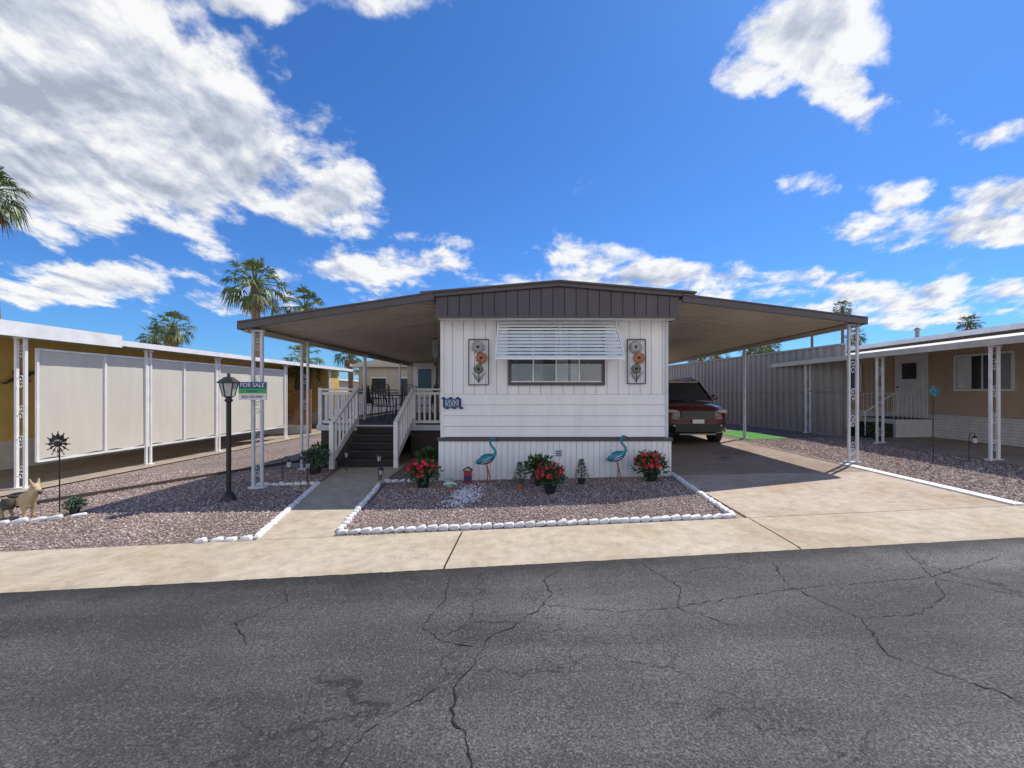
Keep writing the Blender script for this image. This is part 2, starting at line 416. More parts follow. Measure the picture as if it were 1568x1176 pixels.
crack([(-.1,2.95),(.05,3.1),(.15,3.35),(.1,3.6),(.3,3.85)], .0028)
crack([(-.6,2.75),(-.42,2.95),(-.1,2.95)], .0024)
crack([(2.2,3.9),(2.05,3.4),(2.25,2.9),(2.1,2.5),(2.4,2.2),(2.5,1.8),(2.75,1.4)], .0032)
crack([(3.6,4.1),(3.3,3.5),(3.7,3.1),(3.5,2.7),(3.9,2.3)], .0030)
crack([(2.25,2.9),(2.7,2.95),(3.1,3.2),(3.3,3.5)], .0022)
crack([(1.0,3.9),(1.2,3.4),(1.05,3.1),(1.4,2.8)], .0024)
crack([(.0,3.2),(.6,3.05),(1.05,3.1),(2.05,3.35),(3.3,3.5),(4.3,3.9)], .0022)
crack([(-2.2,3.7),(-1.9,3.3),(-2.1,3.0),(-1.8,2.7)], .0022)
mb.obj('road_cracks')

# ---------------------------------------------------------------- garden edging
def edging(name, paths, step=.125, mat=stone_white):
    mb = MB()
    for pts in paths:
        for a, b2 in zip(pts[:-1], pts[1:]):
            a = Vector((a[0], a[1], 0)); b2 = Vector((b2[0], b2[1], 0)); l = (b2-a).length; n = max(1, int(l/step)); d = (b2-a)/l
            ang = atan2(d.y, d.x)
            for i in range(n):
                p = a+d*(i+.5)*l/n; p.x += R(-.008,.008); p.y += R(-.008,.008); h = R(.024, .040)
                rot = Euler((R(-.15,.15), R(-.40,-.05), ang+R(-.18,.18)))
                vs = []; fs = []
                q = rot.to_matrix()
                seg, rg = 12, 6
                def se(t, e): return math.copysign(abs(t)**e, t)
                for u in range(rg+1):
                    ph = -pi/2+pi*u/rg
                    for k in range(seg):
                        th = 2*pi*k/seg
                        vv = Vector((se(cos(ph),.45)*se(cos(th),.45)*step*.49, se(cos(ph),.45)*se(sin(th),.45)*.036, se(sin(ph),.45)*h))
                        vs.append(Vector((p.x, p.y, gz(p.x)+.028)) + q @ vv)
                for u in range(rg):
                    for k in range(seg):
                        k2 = (k+1) % seg; fs.append((u*seg+k, u*seg+k2, (u+1)*seg+k2, (u+1)*seg+k))
                mb.add(vs, fs, mat, True)
    return mb.obj(name)
edging('garden_edging', [[(-2.72,7.7),(-2.24,4.9)], [(-2.24,4.88),(2.44,5.20)], [(2.47,5.22),(2.58,7.8)], [(-2.7,7.72),(-1.75,7.74)]])
edging('garden_edging', [[(-3.08,4.74),(-3.86,7.66)], [(-3.72,4.66),(-3.1,4.72)], [(-3.9,7.66),(-4.95,7.62)]])
edging('garden_edging', [[(-7.6,5.2),(-6.35,5.75),(-6.1,5.9)]], step=.17, mat=stone_white)
edging('garden_edging', [[(-7.4,5.0),(-6.6,5.25)]], step=.19, mat=rose_stone)
edg = M('edging_dark',(.08,.06,.055),.9)
mb = MB(); mb.beam((-7.9,6.2,gz(-7.9)+.03),(-5.4,10.8,gz(-5.4)+.03),.05,.07,edg); mb.beam((-5.4,10.8,gz(-5.4)+.03),(-5.4,16,gz(-5.4)+.03),.05,.07,edg); mb.obj('bed_border')

# ---------------------------------------------------------------- main mobile home
def vgroove(mb, x0, x1, z0, z1, y, pitch, mat, gw=.014, gd=.012, ztop=None, sm=None):
    pr = [(x0, 0)]; x = x0+pitch; dk = []
    while x < x1-gw:
        pr += [(x-gw, 0), (x-gw*.6, gd), (x+gw*.6, gd), (x+gw, 0)]; dk.append(len(pr)-3); x += pitch
    pr.append((x1, 0)); n = len(pr)
    vs = [(p, y+d, z0) for p, d in pr]+[(p, y+d, ztop(p) if ztop else z1) for p, d in pr]
    mb.add(vs, [(i, i+1, n+i+1, n+i) for i in range(n-1) if not (sm and i in dk)], mat)
    if sm: mb.add(vs, [(i, i+1, n+i+1, n+i) for i in dk], sm)
def vgrooveY(mb, y0, y1, z0, z1, x, pitch, mat, sgn, gw=.014, gd=.012):
    pr = [(y0, 0)]; y = y0+pitch
    while y < y1-gw:
        pr += [(y-gw, 0), (y-gw*.6, gd), (y+gw*.6, gd), (y+gw, 0)]; y += pitch
    pr.append((y1, 0)); n = len(pr)
    vs = [(x-sgn*d, p, z0) for p, d in pr]+[(x-sgn*d, p, z1) for p, d in pr]
    mb.add(vs, [(i, i+1, n+i+1, n+i) for i in range(n-1)], mat)
def hlap(mb, x0, x1, zs, y, mat, out=.022):
    for a, b2 in zip(zs[:-1], zs[1:]):
        mb.add([(x0,y-out,a+.006),(x1,y-out,a+.006),(x1,y-.003,b2-.004),(x0,y-.003,b2-.004)], [(0,1,2,3)], mat)
        mb.add([(x0,y-.003,a-.004),(x1,y-.003,a-.004),(x1,y-out,a+.006),(x0,y-out,a+.006)], [(0,1,2,3)], seam)
HX0, HX1, HY0, HY1 = -1.67, 2.48, 7.80, 24.0
home = empty('mobile_home', (.4, 15, 0))
mb = MB(); vgroove(mb, HX0, HX1, 1.555, 3.0, HY0, .203, white_siding, .008, .012, sm=seam)
hlap(mb, HX0, HX1, [.77, .965, 1.16, 1.36, 1.555], HY0, white_siding)
vgrooveY(mb, HY0, HY1, .77, 3.1, HX0, .203, white_siding, -1); vgrooveY(mb, HY0, HY1, .77, 3.1, HX1, .203, white_siding, 1)
mb.box(HX0-.012, HX0+.05, HY0-.030, HY0+.03, .76, 2.97, white_paint); mb.box(HX1-.04, HX1+.012, HY0-.030, HY0+.03, .76, 2.97, post_grey)
mb.add([(HX0,HY1,0),(HX1,HY1,0),(HX1,HY1,3.1),(HX0,HY1,3.1)], [(0,1,2,3)], white_siding)
mb.obj('walls', home)
mb = MB(); vgroove(mb, HX0-.04, HX1+.06, -.06, .70, HY0-.05, .105, white_skirt, .006, .010, sm=seam)
vgrooveY(mb, HY0-.05, HY1, -.06, .70, HX0-.04, .105, white_skirt, -1); vgrooveY(mb, HY0-.05, HY1, -.06, .70, HX1+.06, .105, white_skirt, 1)
for xx in (.42,):
    mb.box(xx, xx+.12, HY0-.062, HY0-.049, .42, .54, seam)
    for k in range(3): mb.box(xx+.01, xx+.11, HY0-.068, HY0-.062, .44+k*.034, .452+k*.034, seam_dark)
mb.obj('skirting', home)
mb = MB(); mb.box(HX0-.06, HX1+.08, HY0-.075, HY1, .70, .765, dark_trim)
mb.obj('skirting_trim', home)
PX = .47; FY = 7.45
def rz(x): return 3.525-abs(x-PX)*.085
mb = MB()
xs = [-1.93, -1.2, -.4, PX, 1.3, 2.1, 2.84]
for k in range(len(xs)-1):
    a, b2 = xs[k], xs[k+1]
    mb.add([(a,FY-.05,rz(a)),(b2,FY-.05,rz(b2)),(b2,HY1+.2,rz(b2)),(a,HY1+.2,rz(a))], [(0,1,2,3)], roof_white)
    mb.add([(a,FY-.05,rz(a)-.075),(b2,FY-.05,rz(b2)-.075),(b2,FY-.05,rz(b2)),(a,FY-.05,rz(a))], [(0,1,2,3)], roof_edge)
    mb.add([(a,FY-.05,rz(a)-.075),(b2,FY-.05,rz(b2)-.075),(b2,HY1+.2,rz(b2)-.075),(a,HY1+.2,rz(a)-.075)], [(3,2,1,0)], roof_edge)
for x in (xs[0], xs[-1]): mb.add([(x,FY-.05,rz(x)-.075),(x,HY1+.2,rz(x)-.075),(x,HY1+.2,rz(x)),(x,FY-.05,rz(x))],[(0,1,2,3)],roof_edge)
mb.beam((-1.95,FY-.06,rz(-1.95)+.008),(PX,FY-.06,rz(PX)+.008),.05,.03,roof_edge); mb.beam((PX,FY-.061,rz(PX)+.008),(2.86,FY-.061,rz(2.86)+.008),.05,.03,roof_edge)
mb.obj('roof', home)
mb = MB(); vgroove(mb, -1.69, 2.58, 2.93, 3.3, FY, .205, dark_trim, .007, .012, ztop=lambda x: rz(x)-.08, sm=seam_dark)
mb.box(-1.70, 2.59, FY-.015, FY+.03, 2.895, 2.93, roof_edge)
mb.add([(-1.69,FY+.02,2.905),(2.58,FY+.02,2.905),(2.58,HY0,2.905),(-1.69,HY0,2.905)],[(0,1,2,3)],white_paint)
mb.add([(-1.69,FY,2.9),(-1.69,HY0+.2,2.9),(-1.69,HY0+.2,3.25),(-1.69,FY,3.25)],[(0,1,2,3)],dark_trim)
mb.add([(2.58,FY,2.9),(2.58,HY0+.2,2.9),(2.58,HY0+.2,3.25),(2.58,FY,3.25)],[(0,1,2,3)],dark_trim)
mb.obj('gable_fascia', home)
glass_t, nt, b = newmat('clear_glass')
tr = nt.nodes.new('ShaderNodeBsdfTransparent'); gl = nt.nodes.new('ShaderNodeBsdfGlossy'); gl.inputs['Roughness'].default_value = .03
fr = nt.nodes.new('ShaderNodeFresnel'); fr.inputs['IOR'].default_value = 1.7
tr.inputs[0].default_value = (.8,.85,.88,1)
mx = nt.nodes.new('ShaderNodeMixShader'); L(nt, mathn(nt, 'ADD', fr.outputs[0], .08), mx.inputs[0]); L(nt, tr.outputs[0], mx.inputs[1]); L(nt, gl.outputs[0], mx.inputs[2])
L(nt, mx.outputs[0], nt.nodes['Material Output'].inputs['Surface'])
def window(mb, x0, x1, z0, z1, y, frame, fw_=.05, mull=()):
    mb.box(x0, x1, y-.05, y-.005, z0, z0+fw_, frame); mb.box(x0, x1, y-.05, y-.005, z1-fw_, z1, frame)
    mb.box(x0, x0+fw_, y-.048, y-.005, z0+fw_, z1-fw_, frame); mb.box(x1-fw_, x1, y-.048, y-.005, z0+fw_, z1-fw_, frame)
    for q in mull: mb.box(q-.014, q+.014, y-.044, y-.030, z0+fw_, z1-fw_, white_paint)
    mb.add([(x0+fw_,y-.026,z0+fw_),(x1-fw_,y-.026,z0+fw_),(x1-fw_,y-.026,z1-fw_),(x0+fw_,y-.026,z1-fw_)],[(0,1,2,3)],glass_t)
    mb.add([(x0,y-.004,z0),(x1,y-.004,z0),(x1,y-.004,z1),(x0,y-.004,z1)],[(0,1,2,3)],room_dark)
def pleats(mb, x0, x1, z0, z1, y, mat, amp=.006, n=40):
    vs = []
    for i in range(n+1):
        x = x0+(x1-x0)*i/n; yy = y+sin(i*1.9)*amp+sin(i*.7)*amp*.5
        vs += [(x, yy, z0), (x, yy, z1)]
    mb.add(vs, [(2*i, 2*i+2, 2*i+3, 2*i+1) for i in range(n)], mat, True)
cdim = M('curtain_dim',(.16,.19,.22),.8); cmid = M('curtain_mid',(.34,.35,.38),.8)
mb = MB(); window(mb, -.44, 1.33, 1.72, 2.82, HY0, dark_trim, .055, (.02, .44, .86))
pleats(mb, .46, .66, 1.78, 2.75, HY0-.014, curtain); pleats(mb, .70, .84, 1.78, 2.75, HY0-.014, curtain); pleats(mb, -.36, .0, 1.78, 2.75, HY0-.013, cdim); pleats(mb, .05, .20, 1.78, 2.75, HY0-.014, cmid, n=18); pleats(mb, .89, 1.26, 1.80, 2.75, HY0-.014, cmid)
mb.box(-.385, 1.275, HY0-.030, HY0-.027, 1.775, 1.80, white_paint)
mb.obj('window', home)
mb = MB(); ns = 11
alu = M('awning_slat', (.86, .90, .91), .45, .1, 5)
for i in range(ns):
    t = i/(ns-1); y = 7.74-.50*t; z = 2.88-.66*t
    x0 = -.62; x1 = 1.50+.06*t
    mb.add([(x0,y-.040,z-.036),(x1,y-.040,z-.036),(x1,y+.02,z+.006),(x0,y+.02,z+.006),
            (x0,y-.040,z-.043),(x1,y-.040,z-.043),(x1,y+.02,z-.001),(x0,y+.02,z-.001)],[(0,1,2,3),(7,6,5,4),(0,4,5,1),(3,2,6,7)],alu)
    if i > 1 and i % 2:
        for xx in (x0, x1):
            mb.add([(xx,y-.045,z-.05),(xx,y+.035,z),(xx,7.79,z),(xx,7.79,z-.03),],[(0,1,2,3)],alu)
mb.beam((-.62,7.75,2.88),(-.62,7.22,2.17),.02,.05,alu); mb.beam((1.52,7.75,2.88),(1.57,7.22,2.17),.02,.05,alu)
mb.beam((.5,7.77,2.86),(.5,7.24,2.15),.02,.03,alu)
mb.beam((-.63,7.20,2.165),(1.58,7.20,2.165),.03,.03,alu)
mb.beam((-.6,7.78,2.2),(-.6,7.24,2.17),.015,.015,alu); mb.beam((1.54,7.78,2.2),(1.54,7.24,2.17),.015,.015,alu)
mb.obj('window_awning', home)
def pan_roof(name, xin, zin, xout, zout, yi0, yo0, y1, parent, ribs=.30, up=.05):
    mb = MB(); n = int((y1-yo0)/ribs)
    def prof(y0):
        P = []; st = (y1-y0)/n
        for i in range(n):
            a = y0+i*st; P += [(a, 0), (a+st*.74, 0), (a+st*.79, .045), (a+st*.95, .045)]
        P.append((y1, 0)); return P
    A = prof(yi0); B = prof(yo0); k = len(A)
    vs = [(xin, y, zin+d) for y, d in A]+[(xout, y, zout+d) for y, d in B]
    mb.add(vs, [(i, i+1, k+i+1, k+i) for i in range(k-1)], soffit)
    mb.add([(xin,yi0,zin+up),(xin,y1,zin+up),(xout,y1,zout+up),(xout,yo0,zout+up)],[(0,1,2,3)],roof_white)
    mb.beam((xin,yi0-.02,zin-.0),(xout,yo0-.02,zout-.0),.05,.13,roof_edge)
    mb.beam((xin,yi0-.03,zin+.06),(xout,yo0-.03,zout+.06),.07,.025,roof_edge)
    mb.beam((xout,yo0-.045,zout-.0),(xout,y1,zout-.0),.06,.15,roof_edge)
    mb.beam((xout*.985+xin*.015,yo0+.05,zout-.06),(xout*.985+xin*.015,y1,zout-.06),.07,.09,soffit)
    return mb.obj(name, parent)
pan_roof('patio_roof', -1.72, 3.27, -5.02, 2.74, 7.42, 7.30, 19.0, home)
pan_roof('carport_roof', 2.62, 3.23, 6.70, 3.03, 7.42, 8.55, 21.0, home)
def scroll(mb, c, r, mat, sgn, th=.007):
    pts = []
    for i in range(22):
        t = i/21*2.2*pi; rr = r*(1-i/26); pts.append((c[0]+sgn*rr*cos(t)*.9, c[1], c[2]+rr*sin(t)*1.25))
    mb.tube(pts, th, mat, 5)
def ornate_post(x, y, z1, name, mat, w=.17, alongY=False, parent=None):
    mb = MB(); z0 = gz(x)
    if alongY: 
        mb.box(x-.022,x+.022,y-w/2-.022,y-w/2+.022,z0,z1,mat); mb.box(x-.022,x+.022,y+w/2-.022,y+w/2+.022,z0,z1,mat)
    else:
        mb.box(x-w/2-.022,x-w/2+.022,y-.022,y+.022,z0,z1,mat); mb.box(x+w/2-.022,x+w/2+.022,y-.022,y+.022,z0,z1,mat)
    mb.box(x-w/2-.06, x+w/2+.06, y-.06, y+.06, z0, z0+.045, mat)
    mb.box(x-w/2-.04, x+w/2+.04, y-.03, y+.03, z1-.03, z1, mat)
    z = z0+.25; k = 0
    while z < z1-.15 and not alongY:
        scroll(mb, (x, y, z), w*.36, mat, 1 if k % 2 else -1, .006); scroll(mb, (x, y, z+.13), w*.32, mat, -1 if k % 2 else 1, .006)
        z += .55; k += 1
    return mb.obj(name, parent)
ornate_post(-4.80, 7.42, 2.68, 'post', post_grey, .15, parent=home)
ornate_post(-4.93, 9.2, 2.68, 'post', post_grey, .13, parent=home)
for y in (12.5, 15.8): ornate_post(-4.93, y, 2.68, 'post', white_paint, .1, True, parent=home)
ornate_post(6.56, 8.68, 2.98, 'post', post_grey, .17, parent=home)
for y in (13.2, 17.4): ornate_post(6.6, y, 2.98, 'post', post_grey, .08, True, parent=home)
mb = MB(); vgroove(mb, -5.0, -1.7, 0, 2.95, 17.0, .2, beige)
mb.add([(-5,17,0),(-5,23,0),(-5,23,2.95),(-5,17,2.95)],[(0,1,2,3)],beige)
mb.box(-4.75,-3.85,16.93,16.99,.75,2.75,white_paint); mb.box(-4.55,-4.05,16.90,16.93,1.75,2.5,glass_dark)
window(mb, -3.5, -2.3, 1.5, 2.5, 17.0, white_paint)
mb.obj('rear_room', home)

def wall_art(x, z0, z1, w, pal, name):
    mb = MB(); y = 7.765
    for a, b2 in (((x,z0),(x+w,z0)),((x+w,z0),(x+w,z1)),((x+w,z1),(x,z1)),((x,z1),(x,z0))):
        mb.beam((a[0],y,a[1]),(b2[0],y,b2[1]),.015,.020,black_metal,(0,1,0))
    zc = z1-.14; cx = x+w*.55
    for i, m in enumerate(pal):
        c = Vector((cx+(-.03, .03, -.02)[i], y-.015, zc-i*.20)); r = (.115, .105, .09)[i]
        mb.tube([c+Vector((0,.01,0)), (cx-.01,y,c.z-.25), (x+w*.5, y, z0+.05)], .008, black_metal, 5)
        for k in range(11):
            t = 2*pi*k/11+.2
            p = c+Vector((cos(t),0,sin(t)))*r*.5
            mb.ell(p, (r*.55,.008,r*.26), m, Euler((0,-t,0)), 10, 6)
        mb.ell(c+Vector((0,-.012,0)), (.025,.012,.025), black_metal, None, 8, 5)
    for sx in (-1, 1):
        mb.tube([(x+w*.5,y,z0+.04),(x+w*.5+sx*.05,y-.005,z0+.14),(x+w*.5+sx*.12,y,z0+.23)],[.006,.022,.003],silver,6,flat=.3)
    mb.obj(name)
olive = M('olive_metal', (.14,.16,.13), .4, .4, 14, metal=.4)
wall_art(-1.16, 1.73, 2.56, .36, (silver, orange, olive), 'metal_flower_wall_art')
wall_art(1.74, 1.75, 2.56, .33, (silver, orange, olive), 'metal_flower_wall_art')
e = empty('address_plaque', (-1.46, 7.72, 1.40)); mb = MB()
mb.box(-1.63,-1.30,7.750,7.765,1.315,1.475,blue_plate); mb.box(-1.585,-1.345,7.745,7.750,1.335,1.455,plate_pale)
for k in range(6): mb.ell((-1.62+k*.065,7.75,1.305+(.0 if k%2 else .18)),(.036,.012,.022),blue_plate,None,8,5)
mb.obj('plate', e); text('502', .15, (-1.465,7.740,1.39), (pi/2,0,0), black_metal, e, ext=.004)

# ---------------------------------------------------------------- deck & steps
deck = empty('wooden_deck', (-3.5, 12, 0)); mb = MB()
DZ = .78
y = 10.5
while y < 16.85: mb.box(-5.3, -1.72, y, y+.135, DZ-.04, DZ, deck_brown); y += .142
mb.box(-5.25, -4.35, 10.56, 10.60, -.12, DZ-.05, deck_brown); mb.box(-3.02, -1.72, 10.56, 10.60, -.12, DZ-.05, deck_brown)
mb.box(-5.25, -5.21, 10.6, 16.9, -.12, DZ-.05, deck_brown)
mb.box(-5.32, -1.72, 10.465, 10.497, DZ-.13, DZ+.004, post_grey)
mb.obj('platform', deck)
mb = MB()
for i in range(5):
    z = gz(-3.7)+.04+(i+1)*.156; y = 9.25+i*.26
    mb.box(-4.28, -3.0, y, y+.30, z-.04, z, deck_brown); mb.box(-4.26, -3.02, y+.03, y+.05, z-.156, z-.041, riser)
mb.obj('steps', deck)
mb = MB()
def rail(mb, a, b2, ztop=.88, pick=.13, h0=.08):
    a = Vector(a); b2 = Vector(b2); d = b2-a; n = max(2, int(d.length/pick))
    mb.beam(a+Vector((0,0,ztop)), b2+Vector((0,0,ztop)), .09, .045, white_paint)
    mb.beam(a+Vector((0,0,ztop-.10)), b2+Vector((0,0,ztop-.10)), .035, .07, white_paint)
    mb.beam(a+Vector((0,0,h0)), b2+Vector((0,0,h0)), .035, .07, white_paint)
    for i in range(n+1):
        p = a+d*i/n; post = i in (0, n); w = .085 if post else .05
        mb.beam(p+Vector((0,0,0 if post else h0)), p+Vector((0,0,ztop+(.04 if post else -.08))), w, w if post else .03, white_paint, (0,1,0))
rail(mb, (-5.25,10.53,DZ), (-4.36,10.53,DZ)); rail(mb, (-2.93,10.53,DZ), (-1.76,10.53,DZ)); rail(mb, (-5.25,10.6,DZ), (-5.25,16.8,DZ), pick=.16)
for x in (-4.34, -2.95):
    z0 = gz(x)+.02
    mb.beam((x,9.2,z0), (x,9.2,z0+1.0), .09, .09, white_paint, (0,1,0))
    mb.beam((x,9.17,z0+.97), (x,10.5,DZ+.90), .09, .045, white_paint)
    mb.beam((x,9.2,z0+.2), (x,10.5,DZ+.12), .035, .14, white_paint)
    for k in range(1, 7):
        t = k/7; y = 9.2+1.3*t; zz = z0+(DZ-z0)*t
        mb.beam((x,y,zz+.12),(x,y,zz+.93),.045,.03,white_paint,(0,1,0))
mb.obj('railing', deck)
def chair(x, y, z, a, name):
    mb = MB(); q = Matrix.Rotation(a, 3, 'Z'); o = Vector((x, y, z))
    T = lambda *p: o+q@Vector(p)
    for sx in (-.24, .24):
        mb.tube([T(sx,-.25,0),T(sx,-.25,.42),T(sx,-.25,.62),T(sx,.2,.64)],.012,black_metal,6)
        mb.tube([T(sx,.28,0),T(sx,.2,.42),T(sx,.32,1.0)],.012,black_metal,6)
    for k in range(6): mb.beam(T(-.24,-.24+k*.09,.42),T(.24,-.24+k*.09,.42),.06,.012,statue_dark)
    for k in range(7): mb.beam(T(-.21+k*.07,.215,.46),T(-.21+k*.07,.32,.98),.03,.01,statue_dark,(0,1,0))
    mb.tube([T(-.24,.32,1.0),T(0,.33,1.06),T(.24,.32,1.0)],.012,black_metal,6); mb.obj(name)
mb = MB(); tc = (-4.0, 12.6)
mb.tube([(tc[0],tc[1],DZ+.71),(tc[0],tc[1],DZ+.735)],.55,glass_dark,24,smooth=False)
mb.tube([(tc[0]+.55*cos(k*pi/12),tc[1]+.55*sin(k*pi/12),DZ+.72) for k in range(25)],.018,black_metal,6)
for k in range(4):
    t = k*pi/2+.7; mb.tube([(tc[0]+.42*cos(t),tc[1]+.42*sin(t),DZ),(tc[0]+.3*cos(t),tc[1]+.3*sin(t),DZ+.4),(tc[0]+.4*cos(t),tc[1]+.4*sin(t),DZ+.7)],.015,black_metal,6)
mb.obj('patio_table')
chair(-4.1,11.75,DZ,pi,'patio_chair'); chair(-3.15,12.5,DZ,-pi/2,'patio_chair'); chair(-4.75,12.9,DZ,pi/2,'patio_chair'); chair(-4.0,13.5,DZ,0,'patio_chair')
mb = MB(); x,y,zt=-2.15,9.4,3.14
mb.tube([(x,y,zt),(x,y,zt-.35)],.004,black_metal,4); mb.tube([(x,y,zt-.35),(x,y,zt-.37)],.06,statue_dark,12)
for k in range(6): t=k*pi/3; mb.tube([(x+.045*cos(t),y+.045*sin(t),zt-.40),(x+.045*cos(t),y+.045*sin(t),zt-.72-.04*(k%3))],.009,silver,6)
mb.tube([(x,y,zt-.37),(x,y,zt-.9)],.002,black_metal,4); mb.ell((x,y,zt-.93),(.03,.006,.045),statue_dark); mb.obj('wind_chime')

# ---------------------------------------------------------------- lamp post
mb = MB(); x, y = -4.72, 6.6; z0 = gz(x)
mb.tube([(x,y,z0),(x,y,z0+.05),(x,y,z0+.09),(x,y,z0+.12),(x,y,z0+.14)],[.10,.10,.075,.06,.038],black_metal,16)
mb.tube([(x,y,z0+.12),(x,y,1.50)],.034,black_metal,14)
mb.tube([(x,y,1.44),(x,y,1.47),(x,y,1.50),(x,y,1.53)],[.04,.06,.035,.075],black_metal,14)
def hexr(r, z): return [(x+r*cos(k*pi/3+.5), y+r*sin(k*pi/3+.5), z) for k in range(6)]
a = hexr(.075,1.53); b2 = hexr(.125,1.74)
mb.add(a+b2, [(k,(k+1)%6,6+(k+1)%6,6+k) for k in range(6)], lamp_glass)
for k in range(6): mb.beam(a[k], b2[k], .014, .014, black_metal)
c1 = hexr(.155,1.735); c2 = hexr(.15,1.755); c3 = hexr(.06,1.83)
mb.add(c1+c2+c3, [(k,(k+1)%6,6+(k+1)%6,6+k) for k in range(6)]+[(6+k,6+(k+1)%6,12+(k+1)%6,12+k) for k in range(6)]+[tuple(range(5,-1,-1)),tuple(range(12,18))], black_metal)
mb.tube([(x,y,1.83),(x,y,1.85),(x,y,1.87),(x,y,1.90)],[.03,.02,.025,.004],black_metal,8)
mb.obj('lamp_post')
e = empty('for_sale_sign', (-4.86, 7.36, 1.6)); mb = MB(); sx0, sx1 = -5.08, -4.60
mb.box(sx0,sx1,7.345,7.365,1.46,1.77,sign_white); mb.box(sx0,sx1,7.340,7.344,1.655,1.77,navy); mb.box(sx0,sx1,7.340,7.344,1.575,1.655,sign_green)
mb.obj('board', e)
text('FOR SALE', .098, (-4.84,7.337,1.712), (pi/2,0,0), sign_white, e, ext=.001)
text('623-332-0441', .066, (-4.84,7.341,1.515), (pi/2,0,0), black_metal, e, ext=.001)
text('by owner', .05, (-4.84,7.337,1.615), (pi/2,0,0), navy, e, ext=.001)

# ---------------------------------------------------------------- garden ornaments
def flower_pot(x, y, name, s=1.0, h=.2):
    mb = MB(); z = gz(x)+.01
    mb.tube([(x,y,z),(x,y,z+h*.8),(x,y,z+h*.82),(x,y,z+h),(x,y,z+h)],[.085*s,.12*s,.135*s,.14*s,.11*s],pot_dark,16)
    mb.leaves((x,y,z+h+.10*s),(.21*s,.2*s,.17*s),420,.07*s,green_leaf,.6,.1)
    mb.leaves((x,y,z+h+.06*s),(.29*s,.26*s,.17*s),140,.07*s,green_leaf,.5,.6)
    for k in range(12):
        t = R(0,2*pi); r = R(.15,.27)*s; mb.tube([(x,y,z+h),(x+r*.6*cos(t),y+r*.6*sin(t),z+h+.15*s),(x+r*cos(t),y+r*sin(t),z+h+R(.05,.22)*s)],.004,green_leaf,4)
    mb.blossoms((x,y,z+h+.11*s),(.25*s,.23*s,.19*s),64,.036*s,red_petal); mb.obj(name)
flower_pot(-1.86, 7.22, 'potted_red_flowers', 1.0); flower_pot(.28, 6.62, 'potted_red_flowers', .9, .2); flower_pot(2.06, 7.38, 'potted_red_flowers', 1.1, .19)
def bush_pot(x, y, z, name, s, m=green_leaf, pot=True):
    mb = MB()
    if pot: mb.tube([(x,y,z),(x,y,z+.17*s),(x,y,z+.2*s)],[.09*s,.13*s,.13*s],pot_dark,14)
    mb.leaves((x,y,z+.33*s),(.25*s,.23*s,.2*s),520,.09*s,m,.45,.05)
    for k in range(26):
        t = R(0,2*pi); r = R(.2,.34)*s; zz = z+R(.3,.5)*s
        mb.tube([(x,y,z+.2*s),(x+r*.5*cos(t),y+r*.5*sin(t),zz+.05*s),(x+r*cos(t),y+r*sin(t),zz-.08*s)],[.006,.018*s,.002],m,4,flat=.3)
    mb.obj(name)
bush_pot(.12, 7.25, gz(.12), 'potted_plant', .95); bush_pot(-2.1, 8.6, gz(-2.2), 'potted_plant', .95)
bush_pot(-4.45, 8.7, gz(-4.4), 'agave_plant', 1.0, blue_leaf); bush_pot(-4.7, 9.5, gz(-4.7), 'potted_plant', 1.0)
def mini_conifer(x, y, name, h=.38):
    mb = MB(); z = gz(x); mb.tube([(x,y,z),(x,y,z+.1),(x,y,z+.11)],[.05,.07,.07],terracotta if h>.4 else pot_dark,12); mb.tube([(x,y,z+.1),(x,y,z+h)],[.012,.004],palm_trunk,6)
    for k in range(520):
        t = R(0,1); a = R(0,2*pi); r = (1-t)*.125*R(.4,1.1)+.01; p = Vector((x+r*cos(a),y+r*sin(a),z+.11+(h-.08)*t)); d = Vector((cos(a),sin(a),R(-.1,.5))).normalized()*.05
        w = d.cross(Vector((0,0,1))).normalized()*.012; mb.add([p-w,p+w,p+d],[(0,1,2)],green_leaf)
    mb.obj(name)
mini_conifer(-.20, 6.95, 'miniature_conifer', .42); mini_conifer(.84, 7.25, 'miniature_conifer', .40)
def flamingo(x, y, s, face, name):
    mb = MB(); z = gz(x); f = face
    P = lambda a, h, d=0: (x+f*a*s, y+d*s, z+h*s)
    mb.tube([P(-.01,0,-.01),P(.0,.22,-.01),P(-.02,.38,-.01)],[.009,.012,.010],orange,6)
    mb.tube([P(.06,0,.02),P(.02,.20,.02),P(-.02,.37,.02)],[.008,.011,.010],orange,6)
    mb.tube([P(-.20,.36),P(-.15,.39),P(-.08,.42),P(.0,.45),P(.07,.475),P(.12,.50)],[.012,.050,.085,.092,.068,.030],teal,12,flat=.7)
    for k in range(5):
        mb.tube([P(-.08,.41+k*.014),P(-.16,.37+k*.022),P(-.25,.31+k*.028)],[.02,.022,.003],[sign_white,teal,blue_plate,teal,sign_white][k],6,flat=.35)
    for k in range(4): mb.tube([P(.06,.47-k*.018,-.062),P(-.02,.44-k*.02,-.075),P(-.11,.39-k*.01,-.055)],[.008,.022,.004],[sign_white,blue_plate,sign_white,blue_plate][k],6,flat=.4)
    mb.tube([P(.09,.49),P(.135,.54),P(.13,.60),P(.085,.65),P(.05,.70),P(.045,.75),P(.07,.79),P(.105,.80)],[.034,.028,.023,.020,.019,.020,.026,.024],teal,10)
    mb.ell(P(.10,.795),(.036*s,.026*s,.029*s),teal)
    mb.tube([P(.12,.795),P(.16,.785),P(.175,.755),P(.168,.725)],[.018,.014,.010,.002],black_metal,8)
    mb.tube([P(.12,.793),P(.145,.79)],[.0195,.016],orange,8)
    mb.ell(P(.108,.803,-.022),.005*s,black_metal,None,6,4); mb.ell(P(.108,.803,.022),.005*s,black_metal,None,6,4)
    mb.obj(name)
